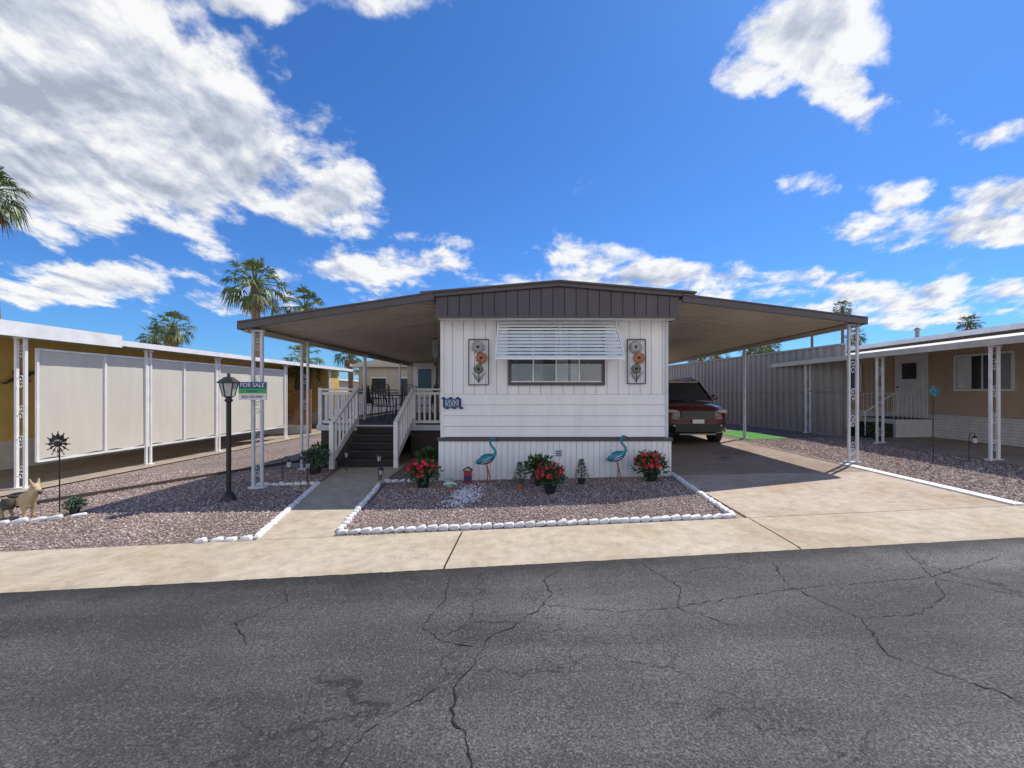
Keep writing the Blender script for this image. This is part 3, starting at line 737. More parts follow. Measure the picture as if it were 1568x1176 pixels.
flamingo(-.78, 7.42, 1.0, 1, 'metal_flamingo'); flamingo(1.52, 7.50, .98, 1, 'metal_flamingo')
mb = MB(); x,y=-1.13,7.45; z=gz(x); mb.box(x-.07,x+.07,y-.02,y+.02,z+.02,z+.24,ornament_red); mb.box(x-.055,x+.055,y-.026,y-.021,z+.06,z+.15,blue_plate); mb.beam((x-.085,y,z+.245),(x,y,z+.30),.06,.02,black_metal); mb.beam((x,y,z+.30),(x+.085,y,z+.245),.06,.02,black_metal); mb.obj('little_red_birdhouse')
mb = MB(); x,y=-1.36,7.0; z=gz(x); mb.tube([(x,y,z),(x,y,z+.03),(x,y,z+.05)],[.08,.06,.03],terracotta,12); mb.ell((x,y,z+.12),.095,globe_mat); mb.tube([(x-.1,y-.02,z+.10),(x-.04,y-.1,z+.13),(x+.06,y-.085,z+.14),(x+.11,y,z+.10)],.012,sign_white,6); mb.obj('garden_globe')
def gnome(x,y,s,name):
    mb = MB(); z=gz(x); mb.tube([(x,y,z),(x,y,z+.08*s),(x,y,z+.16*s),(x,y,z+.19*s)],[.05*s,.06*s,.045*s,.02*s],blue_plate,12); mb.ell((x,y,z+.205*s),.036*s,tan_fur,None,10,7); mb.ell((x,y-.036*s,z+.205*s),.009*s,tan_fur,None,6,4)
    mb.tube([(x,y-.03*s,z+.20*s),(x,y-.045*s,z+.15*s),(x,y-.045*s,z+.11*s)],[.03*s,.028*s,.003],sign_white,8); mb.tube([(x,y,z+.22*s),(x,y,z+.27*s),(x+.01*s,y,z+.33*s)],[.042*s,.024*s,.002],ornament_red,10)
    for sx in(-1,1): mb.tube([(x+sx*.045*s,y,z+.16*s),(x+sx*.07*s,y-.02*s,z+.11*s),(x+sx*.04*s,y-.05*s,z+.10*s)],[.016*s,.014*s,.012*s],blue_plate,7); mb.ell((x+sx*.025*s,y-.03*s,z+.012*s),(.022*s,.035*s,.015*s),black_metal,None,8,5)
    mb.obj(name)
gnome(.50, 7.35, 1.0, 'garden_gnome')
def stake_light(x,y,h,name):
    mb = MB(); z=gz(x); mb.tube([(x,y,z),(x,y,z+h)],.009,black_metal,6)
    mb.tube([(x,y,z+h-.02),(x,y,z+h),(x,y,z+h+.01)],[.01,.03,.035],black_metal,10); mb.tube([(x,y,z+h+.01),(x,y,z+h+.10)],[.028,.042],lamp_glass,10)
    for k in range(6):
        t=k*pi/3; mb.tube([(x+.03*cos(t),y+.03*sin(t),z+h+.01),(x+.047*cos(t),y+.047*sin(t),z+h+.10)],.005,black_metal,4)
    mb.tube([(x,y,z+h+.10),(x,y,z+h+.11),(x,y,z+h+.15),(x,y,z+h+.17)],[.055,.052,.015,.004],black_metal,12); mb.obj(name)
stake_light(-4.02,7.6,.30,'solar_path_light'); stake_light(-2.80,7.75,.38,'solar_path_light'); stake_light(-2.62,7.35,.20,'solar_path_light'); stake_light(-3.9,8.9,.3,'solar_path_light')
def hook_lantern(x,y,h,name):
    mb = MB(); z=gz(x); mb.tube([(x,y,z),(x,y,z+h*.8),(x+.02,y,z+h*.95),(x+.07,y,z+h),(x+.12,y,z+h*.96),(x+.12,y,z+h*.9)],.007,black_metal,6)
    q=z+h*.9; mb.tube([(x+.12,y,q),(x+.12,y,q-.03),(x+.12,y,q-.05)],[.004,.03,.05],black_metal,8); mb.tube([(x+.12,y,q-.05),(x+.12,y,q-.15)],.038,lamp_glass,8); mb.tube([(x+.12,y,q-.15),(x+.12,y,q-.17)],.048,black_metal,8); mb.obj(name)
hook_lantern(-4.62,7.85,.5,'hanging_lantern'); hook_lantern(8.85,8.6,.6,'hanging_lantern')
def spinner(x,y,zc,r,name,m=black_metal):
    mb = MB(); z0=gz(x); mb.tube([(x,y+.02,z0),(x,y+.02,zc)],.008,black_metal,6)
    for k in range(12):
        t=2*pi*k/12; c=Vector((x,y,zc)); d=Vector((cos(t),0,sin(t))); w=Vector((-sin(t),0,cos(t)))
        mb.add([c+d*r*.25,c+d*r*.62+w*r*.16+Vector((0,-.015,0)),c+d*r,c+d*r*.62-w*r*.16+Vector((0,.012,0))],[(0,1,2,3)],m)
        mb.tube([c+d*r*.15,c+d*r*.95],.004,m,4)
        mb.ell(c+d*r*1.02,(.011,.008,.011),m,None,6,4)
    mb.tube([(x,y-.02,zc),(x,y+.02,zc)],r*.26,m,14)
    mb.tube([(x+r*.7*cos(k*pi/12),y,zc+r*.7*sin(k*pi/12)) for k in range(25)],.004,m,4); mb.obj(name)
spinner(-6.75,6.04,.86,.165,'metal_sunflower_spinner'); spinner(8.05,8.5,1.62,.11,'metal_wind_spinner',teal)
def statue():
    ox, oy = -6.97, 5.80; z = gz(ox); e = empty('donkey_statue', (ox,oy,z))
    J = {'pel':(.17,0,.26,.075),'mid':(.05,0,.25,.085),'chest':(-.09,0,.27,.08),'nk':(-.15,0,.35,.055),'hd':(-.19,-.01,.43,.05),'mz':(-.27,-.03,.38,.034),
         'r1':(.20,.05,.17,.04),'r2':(.225,.055,.10,.022),'r3':(.20,.055,.015,.022),'l1':(.20,-.05,.17,.04),'l2':(.225,-.055,.10,.022),'l3':(.20,-.055,.015,.022),
         'f1':(-.09,.05,.16,.03),'f2':(-.085,.05,.09,.02),'f3':(-.09,.05,.015,.022),'g1':(-.09,-.05,.16,.03),'g2':(-.085,-.05,.09,.02),'g3':(-.09,-.05,.015,.022),
         't1':(.25,0,.27,.018),'t2':(.28,0,.17,.012),'t3':(.285,0,.11,.02),
         'e1':(-.175,.04,.49,.018),'e2':(-.165,.055,.56,.007),'d1':(-.175,-.04,.49,.018),'d2':(-.165,-.055,.56,.007)}
    E = [('pel','mid'),('mid','chest'),('chest','nk'),('nk','hd'),('hd','mz'),('pel','r1'),('r1','r2'),('r2','r3'),('pel','l1'),('l1','l2'),('l2','l3'),
         ('chest','f1'),('f1','f2'),('f2','f3'),('chest','g1'),('g1','g2'),('g2','g3'),('pel','t1'),('t1','t2'),('t2','t3'),('hd','e1'),('e1','e2'),('hd','d1'),('d1','d2')]
    for k in J: a_, b_, c_, r_ = J[k]; J[k] = (-a_, b_, c_, r_)   # faces the path
    ks = list(J); me = bpy.data.meshes.new('body'); me.from_pydata([J[k][:3] for k in ks],[(ks.index(a),ks.index(b)) for a,b in E],[])
    o = bpy.data.objects.new('body', me); scene.collection.objects.link(o); o.parent = e
    md = o.modifiers.new('skin','SKIN'); sv = me.skin_vertices[0].data if me.skin_vertices else None
    if sv is None:
        bpy.context.view_layer.objects.active = o; sv = me.skin_vertices[0].data
    for i,k in enumerate(ks): sv[i].radius = (J[k][3],)*2; sv[i].use_root = (k=='pel')
    md.use_smooth_shade = True; o.modifiers.new('s','SUBSURF').render_levels = 2
    me.materials.append(tan_fur)
    mb = MB(); q = Vector((ox,oy,z))
    mb.ell(q+Vector((-.05,0,.33)),(.10,.11,.035),statue_dark); 
    for s in (-1,1): mb.tube([q+Vector((-.05,s*.11,.30)),q+Vector((-.05,s*.13,.24)),q+Vector((-.05,s*.12,.17))],[.06,.075,.05],statue_dark,12); mb.ell(q+Vector((.215,s*.043-.01,.44)),.009,black_metal,None,6,4)
    mb.ell(q+Vector((.285,-.033,.375)),(.022,.026,.026),statue_dark); mb.tube([q+Vector((.1,0,.39)),q+Vector((.14,0,.45)),q+Vector((.17,0,.50))],[.015,.02,.012],statue_dark,6)
    mb.obj('saddle_baskets', e)
try: statue()
except Exception as ex: print('statue', ex)
bush_pot(-6.45, 5.98, gz(-6.4), 'potted_cactus', .45, blue_leaf)

# ---------------------------------------------------------------- car (suv, nose to street)
def make_car(cx, yf):
    car = empty('parked_suv', (cx, yf+2.2, gz(cx)+.03)); z0 = gz(cx)+.03
    st = [(0,.66,.34,.66,.86),(.05,.80,.27,.76,.97),(.22,.90,.24,.86,1.04),(.6,.945,.24,.91,1.09),(1.0,.955,.24,.95,1.12),(2.2,.955,.24,.97,1.14),(3.4,.955,.25,1.0,1.15),(4.2,.93,.28,1.0,1.13),(4.5,.85,.34,.92,1.05),(4.56,.72,.42,.82,.96)]
    mb = MB(); vs=[]; K=13
    for (y,w,zb,zs,zt) in st:
        zm = zb+(zs-zb)*.62
        ring=[(-w*.74,zt),(-w*.93,zs+.06),(-w,zs-.03),(-w*.985,zm),(-w*1.0,zb+.22),(-w*.95,zb+.02),(0,zb),(w*.95,zb+.02),(w,zb+.22),(w*.985,zm),(w,zs-.03),(w*.93,zs+.06),(w*.74,zt)]
        vs += [(cx+a, yf+y, z0+b) for a,b in ring]
    lower = {4,5,6,7}
    fr_, fb = [], []
    for i in range(len(st)-1):
        for k in range(K):
            k2=(k+1)%K; (fb if k in lower else fr_).append((i*K+k,i*K+k2,(i+1)*K+k2,(i+1)*K+k))
    fr_.append(tuple(range(K-1,-1,-1))); fr_.append(tuple((len(st)-1)*K+k for k in range(K)))
    mb.mats=[car_paint, car_black]; mb.v=[tuple(p) for p in vs]; mb.f=fr_+fb; mb.m=[0]*len(fr_)+[1]*len(fb); mb.sm=[True]*len(mb.f)
    mb.obj('body',car,sub=2)
    mb = MB(); gs=[(.95,.84,1.10,.80,1.12),(1.70,.89,1.14,.70,1.62),(2.3,.90,1.14,.72,1.71),(3.5,.90,1.14,.70,1.70),(4.25,.87,1.13,.66,1.62),(4.50,.80,1.08,.72,1.12)]
    bot=[];top=[]
    for (y,w,zb,wt,zt) in gs: bot.append((y,w,zb)); top.append((y,wt,zt))
    n=len(gs); vs=[]
    for s in (-1,1):
        for i in range(n): vs.append((cx+s*bot[i][1],yf+bot[i][0],z0+bot[i][2]))
        for i in range(n): vs.append((cx+s*top[i][1],yf+top[i][0],z0+top[i][2]))
    g=[]; p=[]
    for i in range(n-1): g += [(i,n+i,n+i+1,i+1),(2*n+i,2*n+i+1,3*n+i+1,3*n+i)]
    for i in range(1,n-2): p.append((n+i,3*n+i,3*n+i+1,n+i+1))
    g += [(n,3*n,3*n+1,n+1),(n+n-2,3*n+n-2,3*n+n-1,2*n-1)]
    mb.add(vs,g,glass_dark); mb.add(vs,p,car_paint)
    for s in (-1,1):
        for i in range(n-1):
            a=Vector((cx+s*top[i][1],yf+top[i][0],z0+top[i][2])); b2=Vector((cx+s*top[i+1][1],yf+top[i+1][0],z0+top[i+1][2])); mb.tube([a,b2],.045,car_paint,8)
        for i in (1,2,3): mb.tube([(cx+s*(bot[i][1]+.005),yf+bot[i][0]+.35*(i==1),z0+bot[i][2]),(cx+s*(top[i][1]+.01),yf+top[i][0]+.2*(i==1),z0+top[i][2])],.028,car_black,6)
        mb.ell((cx+s*1.03,yf+1.35,z0+1.20),(.12,.07,.085),car_paint); mb.beam((cx+s*.86,yf+1.45,z0+1.12),(cx+s*.95,yf+1.40,z0+1.16),.04,.03,black_metal)
        mb.tube([(cx+s*.64,yf+2.1,z0+1.77),(cx+s*.64,yf+4.0,z0+1.75)],.018,black_metal,6)
    mb.beam((cx-.70,yf+1.72,z0+1.64),(cx+.70,yf+1.72,z0+1.64),.08,.05,car_paint)
    for s in (-.3,.25): mb.beam((cx+s-.28,yf+1.00,z0+1.17),(cx+s+.25,yf+1.09,z0+1.23),.015,.015,black_metal)
    mb.obj('cabin',car)
    mb = MB()
    for s in (-1,1):
        mb.ell((cx+s*.70,yf+.11,z0+.86),(.20,.13,.05),lamp_glass,Euler((0,0,s*.45))); mb.ell((cx+s*.66,yf+.03,z0+.86),(.05,.05,.035),black_metal)
        mb.ell((cx+s*.64,yf+.045,z0+.50),(.13,.05,.06),black_metal); mb.ell((cx+s*.64,yf+.00,z0+.50),.035,lamp_glass)
        for yy in (.90,3.6):
            c=(cx+s*.86,yf+yy,z0+.33)
            mb.tube([(cx+s*.70,c[1],c[2]),(cx+s*.72,c[1],c[2]),(cx+s*.94,c[1],c[2]),(cx+s*.965,c[1],c[2])],[.30,.35,.35,.30],tyre,28)
            mb.tube([(cx+s*.96,c[1],c[2]),(cx+s*.972,c[1],c[2])],[.24,.23],black_metal,24)
            for k in range(5):
                t=2*pi*k/5; mb.beam((cx+s*.976,c[1],c[2]),(cx+s*.976,c[1]+.22*cos(t),c[2]+.22*sin(t)),.012,.06,wheel_metal,(1,0,0))
            mb.tube([(cx+s*.945,c[1]+.42*cos(pi*k/12),c[2]-.02+.42*sin(pi*k/12)) for k in range(13)],.045,black_metal,6)
        mb.box(cx+s*.92-.04,cx+s*.92+.04,yf+1.35,yf+3.15,z0+.24,z0+.34,black_metal)
    mb.box(cx-.46,cx+.46,yf-.035,yf+.08,z0+.68,z0+.88,black_metal)
    for k in range(4): mb.box(cx-.45,cx+.45,yf-.040,yf-.034,z0+.70+k*.045,z0+.706+k*.045,silver)
    mb.box(cx-.62,cx+.62,yf-.03,yf+.08,z0+.34,z0+.54,black_metal); mb.box(cx-.5,cx+.5,yf-.02,yf+.1,z0+.27,z0+.30,silver)
    mb.box(cx-.16,cx+.16,yf-.055,yf-.036,z0+.56,z0+.66,sign_white)
    mb.obj('trim_and_wheels',car)
    car.scale = (1, 1, 1.09)
make_car(4.56, 11.7)

def ribbed_fence(a, b2, z0, z1, mat, name):
    mb = MB(); a = Vector((a[0],a[1],0)); b2 = Vector((b2[0],b2[1],0)); d = (b2-a); l = d.length; d.normalize(); nn = Vector((d.y,-d.x,0))
    if nn.x > 0: nn = -nn
    P = []; t = 0
    while t < l: P += [(t,0),(t+.12,0),(t+.14,.055),(t+.24,.055),(t+.26,0)]; t += .30
    n = len(P); vs = []
    for zz in (z0, z1): vs += [a+d*t+nn*o+Vector((0,0,zz)) for t,o in P]
    mb.add(vs,[(i,i+1,n+i+1,n+i) for i in range(n-1)],mat)
    for zz in (z0+.02, z1+.01): mb.beam(a+Vector((0,0,zz)), b2+Vector((0,0,zz)), .14, .06, mat)
    for k in range(int(l/2.4)+1):
        p = a+d*min(l,k*2.4)-nn*.05; mb.beam(p, p+Vector((0,0,z1)), .06,.06, mat,(0,1,0))
    mb.beam(a+nn*.065+Vector((0,0,(z0+z1)/2)), b2+nn*.065+Vector((0,0,(z0+z1)/2)),.02,.05,mat)
    return mb.obj(name)
ribbed_fence((9.75,13.3),(7.9,24.5),.2,3.08,fence_metal,'metal_privacy_fence')

# ---------------------------------------------------------------- neighbour home on the right
nr = empty('tan_mobile_home', (13.5, 13, .26)); X = 11.9; mb = MB()
vgrooveY(mb, 6.0, 22, .95, 3.2, X, .2, tan, -1); 
mb.add([(X,6,.2),(X+4,6,.2),(X+4,6,3.3),(X,6,3.3)],[(0,1,2,3)],tan); mb.add([(X+4,6,.2),(X+4,22,.2),(X+4,22,3.3),(X+4,6,3.3)],[(0,1,2,3)],tan)
mb.obj('walls', nr)
mb = MB(); mb.box(X-.03, X+.0, 6, 22, .2, .94, brick_white)
for r_ in range(9):
    z = .24+r_*.08; mb.box(X-.034, X-.03, 6, 22, z, z+.006, conc3)
mb.obj('skirting', nr)
mb = MB(); mb.add([(X-.3,5.8,3.2),(X-.3,22.2,3.2),(X+2,22.2,3.55),(X+2,5.8,3.55),(X+4.3,22.2,3.2),(X+4.3,5.8,3.2)],[(0,3,2,1),(3,5,4,2)],roof_white)
mb.beam((X-.3,5.8,3.17),(X-.3,22.2,3.17),.05,.14,white_paint)
for yy in (9.5, 14): mb.tube([(X+.8,yy,3.3),(X+.8,yy,3.62),(X+.8,yy,3.64),(X+.8,yy,3.72)],[.06,.06,.11,.03],silver,10)
mb.obj('roof', nr)
pr = MB(); n = 56
A=[]; 
for i in range(n): 
    a = 6.6+i*.18; A += [(a,0),(a+.12,0),(a+.135,.03),(a+.165,.03)]
k=len(A); vs=[(X-.2,y,2.98+d) for y,d in A]+[(9.25,y,2.60+d) for y,d in A]
pr.add(vs,[(i,i+1,k+i+1,k+i) for i in range(k-1)],soffit); pr.add([(X-.2,6.6,3.03),(X-.2,16.6,3.03),(9.25,16.6,2.65),(9.25,6.6,2.65)],[(0,1,2,3)],roof_white)
pr.beam((9.23,6.55,2.60),(9.23,16.6,2.60),.05,.14,M('gutter_tan',(.6,.55,.47),.5)); pr.beam((X-.2,6.58,2.98),(9.23,6.58,2.60),.05,.13,white_paint)
pr.obj('patio_roof', nr)
for y in (8.65, 11.5, 14.5): ornate_post(9.42, y, 2.54, 'post', white_paint, .16, parent=nr)
mb = MB()
def yz_window(mb, x, y0, y1, z0, z1, fr, cur=True):
    mb.box(x-.05,x-.006,y0,y1,z0,z0+.06,fr); mb.box(x-.05,x-.006,y0,y1,z1-.06,z1,fr); mb.box(x-.048,x-.006,y0,y0+.06,z0+.06,z1-.06,fr); mb.box(x-.048,x-.006,y1-.06,y1,z0+.06,z1-.06,fr)
    mb.box(x-.018,x-.012,y0+.06,y1-.06,z0+.06,z1-.06,glass_dark)
    if cur:
        w=(y1-y0)*.26; mb.box(x-.024,x-.019,y0+.08,y0+.08+w,z0+.07,z1-.07,cmid); mb.box(x-.024,x-.019,y1-.08-w,y1-.08,z0+.07,z1-.07,curtain)
        mb.box(x-.03,x-.02,(y0+y1)/2-.02,(y0+y1)/2+.02,z0+.06,z1-.06,fr)
yz_window(mb, X, 10.45, 11.95, 1.62, 2.62, white_paint); yz_window(mb, X, 7.0, 8.6, 1.62, 2.62, white_paint); yz_window(mb, X, 15.3, 16.4, 1.62, 2.62, white_paint)
mb.box(X-.06,X-.005,12.75,13.85,.80,2.80,white_paint); mb.box(X-.085,X-.061,12.85,13.75,.84,2.72,white_paint)
mb.box(X-.10,X-.086,13.05,13.55,2.0,2.5,glass_dark); mb.box(X-.098,X-.086,13.0,13.6,1.0,1.6,white_paint); mb.ell((X-.13,13.68,1.75),.03,black_metal)
mb.obj('door_and_windows', nr)
st_ = MB(); blk = M('step_carpet',(.03,.03,.033),.9)
st_.box(X-1.1,X-.04,12.6,13.9,.2,.78,brick_white); st_.box(X-1.1,X-.04,12.6,13.9,.781,.80,blk)
for i in range(3): st_.box(X-1.1-.28*(i+1),X-1.1-.28*i,12.7,13.8,.2,.62-i*.18,blk); st_.box(X-1.1-.28*(i+1)-.01,X-1.1-.28*i,12.69,13.8,.621-i*.18,.64-i*.18,blk)
for yy in (12.68,13.82):
    st_.tube([(X-1.95,yy,.3),(X-1.95,yy,1.0),(X-1.1,yy,1.55),(X-.1,yy,1.55)],.018,white_paint,6)
    for k in range(8): st_.tube([(X-1.1+k*.13,yy,.8),(X-1.1+k*.13,yy,1.55)],.009,white_paint,5)
st_.obj('door_steps', nr)
mb = MB(); mb.box(9.75,9.9,13.6,16.5,.2,.72,brick_white)
for r_ in range(5): mb.box(9.742,9.75,13.6,16.5,.26+r_*.09,.266+r_*.09,conc3)
mb.box(9.7,9.95,13.55,16.55,.72,.76,brick_white); mb.obj('planter_wall')
bush_pot(9.9, 12.2, gz(9.9)+.03, 'potted_plant', .9)

# ---------------------------------------------------------------- neighbour home on the left
nl = empty('yellow_mobile_home', (-14, 14, -.24)); X = -12.3
mb = MB(); vgrooveY(mb, 6.8, 27, .45, 2.95, X, .4, yellow, 1); mb.box(X-.03,X+.03,6.8,27,-.24,.45,brick_white)
mb.add([(X,6.8,-.24),(X-4,6.8,-.24),(X-4,6.8,3.0),(X,6.8,3.0)],[(0,1,2,3)],yellow)
mb.obj('walls', nl)
mb = MB(); mb.add([(X+.2,6.6,3.0),(X+.2,27.2,3.0),(X-2,27.2,3.3),(X-2,6.6,3.3),(X-4.2,27.2,3.0),(X-4.2,6.6,3.0)],[(0,3,2,1),(3,5,4,2)],roof_white)
mb.beam((X+.2,6.6,2.96),(X+.2,27,2.96),.05,.12,white_paint); mb.obj('roof', nl)
mb = MB()
for i in range(64):
    a = 6.9+i*.3
    mb.add([(-9.15,a,2.66),(-9.15,a+.26,2.66),(X+.1,a+.26,2.86),(X+.1,a,2.86)],[(0,1,2,3)],roof_white)
    mb.add([(-9.15,a+.26,2.66),(-9.15,a+.30,2.70),(X+.1,a+.30,2.90),(X+.1,a+.26,2.86)],[(0,1,2,3)],roof_white)
mb.add([(-9.15,6.9,2.72),(-9.15,26,2.72),(X+.1,26,2.92),(X+.1,6.9,2.92)],[(0,1,2,3)],roof_white)
mb.box(-9.16,-9.08,6.85,9.4,2.58,2.84,white_paint); mb.box(-9.15,-9.09,9.4,26,2.62,2.74,white_paint)
mb.obj('carport_roof', nl)
ornate_post(-9.3, 7.72, 2.60, 'post', white_paint, .16, parent=nl)
for y in (10.28, 12.55, 16.0, 19.5): ornate_post(-9.3, y, 2.60, 'post', white_paint, .12, True, parent=nl)
mb = MB()
ys = [7.98, 9.25, 10.28, 11.35, 12.55, 14.1, 16.0]
for a, b2 in zip(ys[:-1], ys[1:]):
    n = 16; vs = []
    for i in range(n+1):
        t = i/n; vs += [(-9.32+.02*sin(t*pi)+R(-.002,.002), a+.03+(b2-a-.06)*t, .32+.02*sin(t*9)), (-9.32+R(-.002,.002), a+.03+(b2-a-.06)*t, 2.38)]
    mb.add(vs,[(2*i,2*i+2,2*i+3,2*i+1) for i in range(n)],cream,True)
    mb.box(-9.33,-9.29,a-.02,a+.02,.28,2.42,white_paint)
mb.beam((-9.31,7.98,2.40),(-9.31,16.0,2.40),.035,.04,white_paint); mb.beam((-9.31,7.98,.29),(-9.31,16.0,.29),.035,.04,white_paint)
mb.obj('privacy_screen', nl)
mb = MB(); 
for y0 in (11, 14.5, 18, 22): mb.box(X+.006,X+.03,y0,y0+1.5,1.6,2.6,glass_dark); mb.box(X+.005,X+.05,y0-.05,y0+1.55,2.6,2.66,white_paint); mb.box(X+.005,X+.05,y0-.05,y0+1.55,1.54,1.6,white_paint)
mb.box(X+.005,X+.05,9.0,9.06,1.3,2.6,white_paint)
mb.obj('windows', nl)
mb = MB(); gx = X+.06; c = Vector((gx,10.15,1.95))
Q = lambda a,h: c+Vector((0,a,h))
mb.tube([Q(-.42,-.12),Q(-.30,-.16),Q(-.18,-.08),Q(-.02,.0),Q(.14,.06),Q(.22,.10),Q(.32,.13)],[.006,.02,.035,.06,.05,.035,.05],statue_dark,8,flat=1)
for a,h in ((-.1,.16),(-.06,-.16),(.14,.2),(.2,-.1)): mb.tube([Q(a*.6,h*.2),Q(a-.06,h*.7),Q(a,h)],[.02,.014,.02],statue_dark,6)
mb.obj('gecko_wall_decoration')
mb = MB()
for k in range(26):
    a=-11.4+k*.09
    if a<-9.4: mb.beam((a,17.9,.2),(min(a+1.4,-9.4),17.9,min(1.6,.2+(min(a+1.4,-9.4)-a))),.02,.03,lattice_brown,(0,1,0)); mb.beam((a,17.92,1.6),(min(a+1.4,-9.4),17.92,1.6-(min(a+1.4,-9.4)-a)),.02,.03,lattice_brown,(0,1,0))
mb.box(-11.45,-9.35,17.87,17.95,1.6,1.68,lattice_brown); mb.box(-11.45,-9.35,17.87,17.95,-.2,.2,brick_white); mb.box(-9.42,-9.33,17.85,17.95,-.2,1.7,lattice_brown)
mb.obj('lattice_fence')

# ---------------------------------------------------------------- homes further back
def back_home(name, x0, x1, y0, y1, h, mat, base=0):
    e = empty(name, ((x0+x1)/2,(y0+y1)/2,base)); mb = MB(); cx=(x0+x1)/2
    vgroove(mb,x0,x1,base-.3,base+h,y0,.4,mat); mb.add([(x0,y0,base-.3),(x0,y1,base-.3),(x0,y1,base+h),(x0,y0,base+h)],[(0,1,2,3)],mat); mb.add([(x1,y0,base-.3),(x1,y1,base-.3),(x1,y1,base+h),(x1,y0,base+h)],[(0,1,2,3)],mat)
    mb.obj('walls',e); mb=MB(); mb.add([(x0-.3,y0-.3,base+h),(cx,y0-.3,base+h+.4),(cx,y1+.3,base+h+.4),(x0-.3,y1+.3,base+h),(x1+.3,y0-.3,base+h),(x1+.3,y1+.3,base+h)],[(0,1,2,3),(1,4,5,2)],roof_white)
    mb.add([(x0-.3,y0-.29,base+h-.12),(x1+.3,y0-.29,base+h-.12),(x1+.3,y0-.29,base+h),(cx,y0-.29,base+h+.4),(x0-.3,y0-.29,base+h)],[(0,1,2,3,4)],mat)
    mb.beam((x0-.3,y0-.3,base+h-.04),(x0-.3,y1+.3,base+h-.04),.04,.14,white_paint); mb.beam((x1+.3,y0-.3,base+h-.04),(x1+.3,y1+.3,base+h-.04),.04,.14,white_paint); mb.obj('roof',e)
    mb=MB(); w=x1-x0
    for t in (.2,.62):
        a=x0+w*t; mb.box(a,a+w*.2,y0-.03,y0-.01,base+1.4,base+2.3,glass_dark); mb.box(a-.06,a+w*.2+.06,y0-.05,y0-.008,base+2.3,base+2.37,white_paint); mb.box(a-.06,a+w*.2+.06,y0-.05,y0-.008,base+1.33,base+1.4,white_paint)
    mb.obj('windows',e)
back_home('beige_mobile_home', -9.0, -5.5, 22, 34, 3.0, beige)
back_home('cream_mobile_home', -12.2, -9.6, 30, 42, 3.1, M('pale_yellow',(.65,.53,.27),.8), base=-.2)
back_home('beige_mobile_home', -30, -18, 34, 44, 3.0, beige, base=-.24)
back_home('tan_mobile_home', 5, 12, 40, 52, 3.0, tan, base=.1)
back_home('beige_mobile_home', 18, 30, 34, 44, 3.0, beige, base=.28)
back_home('white_mobile_home', -6, 3, 46, 56, 3.0, white_paint)
for i, x in enumerate(range(-110, 120, 17)):
    back_home(('tan','beige','white')[i % 3]+'_mobile_home', x, x+R(10,13), 62+R(-3,6), 74, R(2.9,3.4), (tan, beige, white_paint)[i % 3], base=gz(x))

# ---------------------------------------------------------------- palms
def palm_mesh(seed, R0, trunk_h, tr, nf=46, skirt=True):
    rs = random.Random(seed); mb = MB()
    lean = rs.uniform(-.03,.03)
    pts=[]; rad=[]
    for i in range(15):
        t=i/14; z=trunk_h*t; pts.append((lean*z+.05*sin(t*5),.03*sin(t*4),z)); rad.append(tr*(1.25-.45*t)*(1+.06*(i%2)) if i else tr*1.6)
    mb.tube(pts,rad,palm_trunk,10); top=Vector(pts[-1])
    def frond(az, el, l, fl, mat, nb=15, droop=.35):
        d=Vector((cos(az)*cos(el),sin(az)*cos(el),sin(el))); side=Vector((-sin(az),cos(az),0)); up=side.cross(d)*-1
        if up.z<0 and el>-.2: up=-up
        p0=top+Vector((0,0,rs.uniform(-.15,.1))); p1=p0+d*l*.55+Vector((0,0,.03)); p2=p0+d*l-Vector((0,0,droop*.25*l))
        mb.tube([p0,p1,p2],[.03*R0,.018*R0,.012*R0],mat,4,cap=False)
        dd=(p2-p1).normalized()
        for k in range(nb):
            a=-1.35+2.7*k/(nb-1)+rs.uniform(-.07,.07); bl=fl*(1-.25*abs(a)/1.45)*rs.uniform(.75,1.12)
            v=(dd*cos(a)+side*sin(a)+up*rs.uniform(-.06,.14)).normalized(); w=v.cross(up).normalized()*fl*.052
            m1=p2+v*bl*.55; tip=p2+v*bl-Vector((0,0,1))*bl*droop*rs.uniform(.5,1.5)
            mb.add([p2,m1+w,tip,m1-w],[(0,1,2,3)],mat)
    for i in range(nf):
        t=i/nf; el=1.35-2.05*t**.85; frond(i*2.4+rs.uniform(-.3,.3),el,R0*rs.uniform(.55,.75),R0*rs.uniform(.40,.55),palm_green,droop=.25+.45*t)
    if skirt:
        for i in range(18): frond(i*2.4,-1.0-rs.uniform(0,.35),R0*.5,R0*.42,palm_dead,9,.5)
    return mb
def palm(x,y,zc,R0,tr,seed,nf=38,skirt=True,base=None):
    base=gz(x) if base is None else base
    mb=palm_mesh(seed,R0,zc-base,tr,nf,skirt); return mb.obj('fan_palm_tree',loc=(x,y,base))
palm(-16.1,25,8.0,1.8,.24,1); palm(-17.3,32,7.9,1.75,.24,2); palm(-32,38,7.4,1.7,.24,3); palm(-35.3,40,6.7,1.5,.22,4)
palm(-23.0,18,10.0,1.3,.22,5); palm(-10.8,20,3.1,1.0,.16,6,30)
palm(44,60,13.4,1.35,.2,7); palm(62,60,11.3,1.6,.2,8); palm(46.5,61,9.6,1.5,.2,9); palm(43.5,66,12,1.5,.2,10)
for i,(x,y,z) in enumerate(((15.8,40,4.9),(18.0,41,5.4),(20.5,40,6.0),(22.6,42,6.3),(24.5,44,6.6),(13.2,46,5.2),(-14.6,34,4.8),(-13.2,38,4.6))): palm(x,y,z,1.35,.2,20+i,30)
mb = MB()
for i in range(70):
    x=R(-120,120); y=R(50,60); h=R(.8,2.4); mb.leaves((x,y,gz(x)+h*.8),(R(1,2.6),R(1,2),h),160,.5,green_leaf,.6,.2)
mb.obj('distant_shrubs')

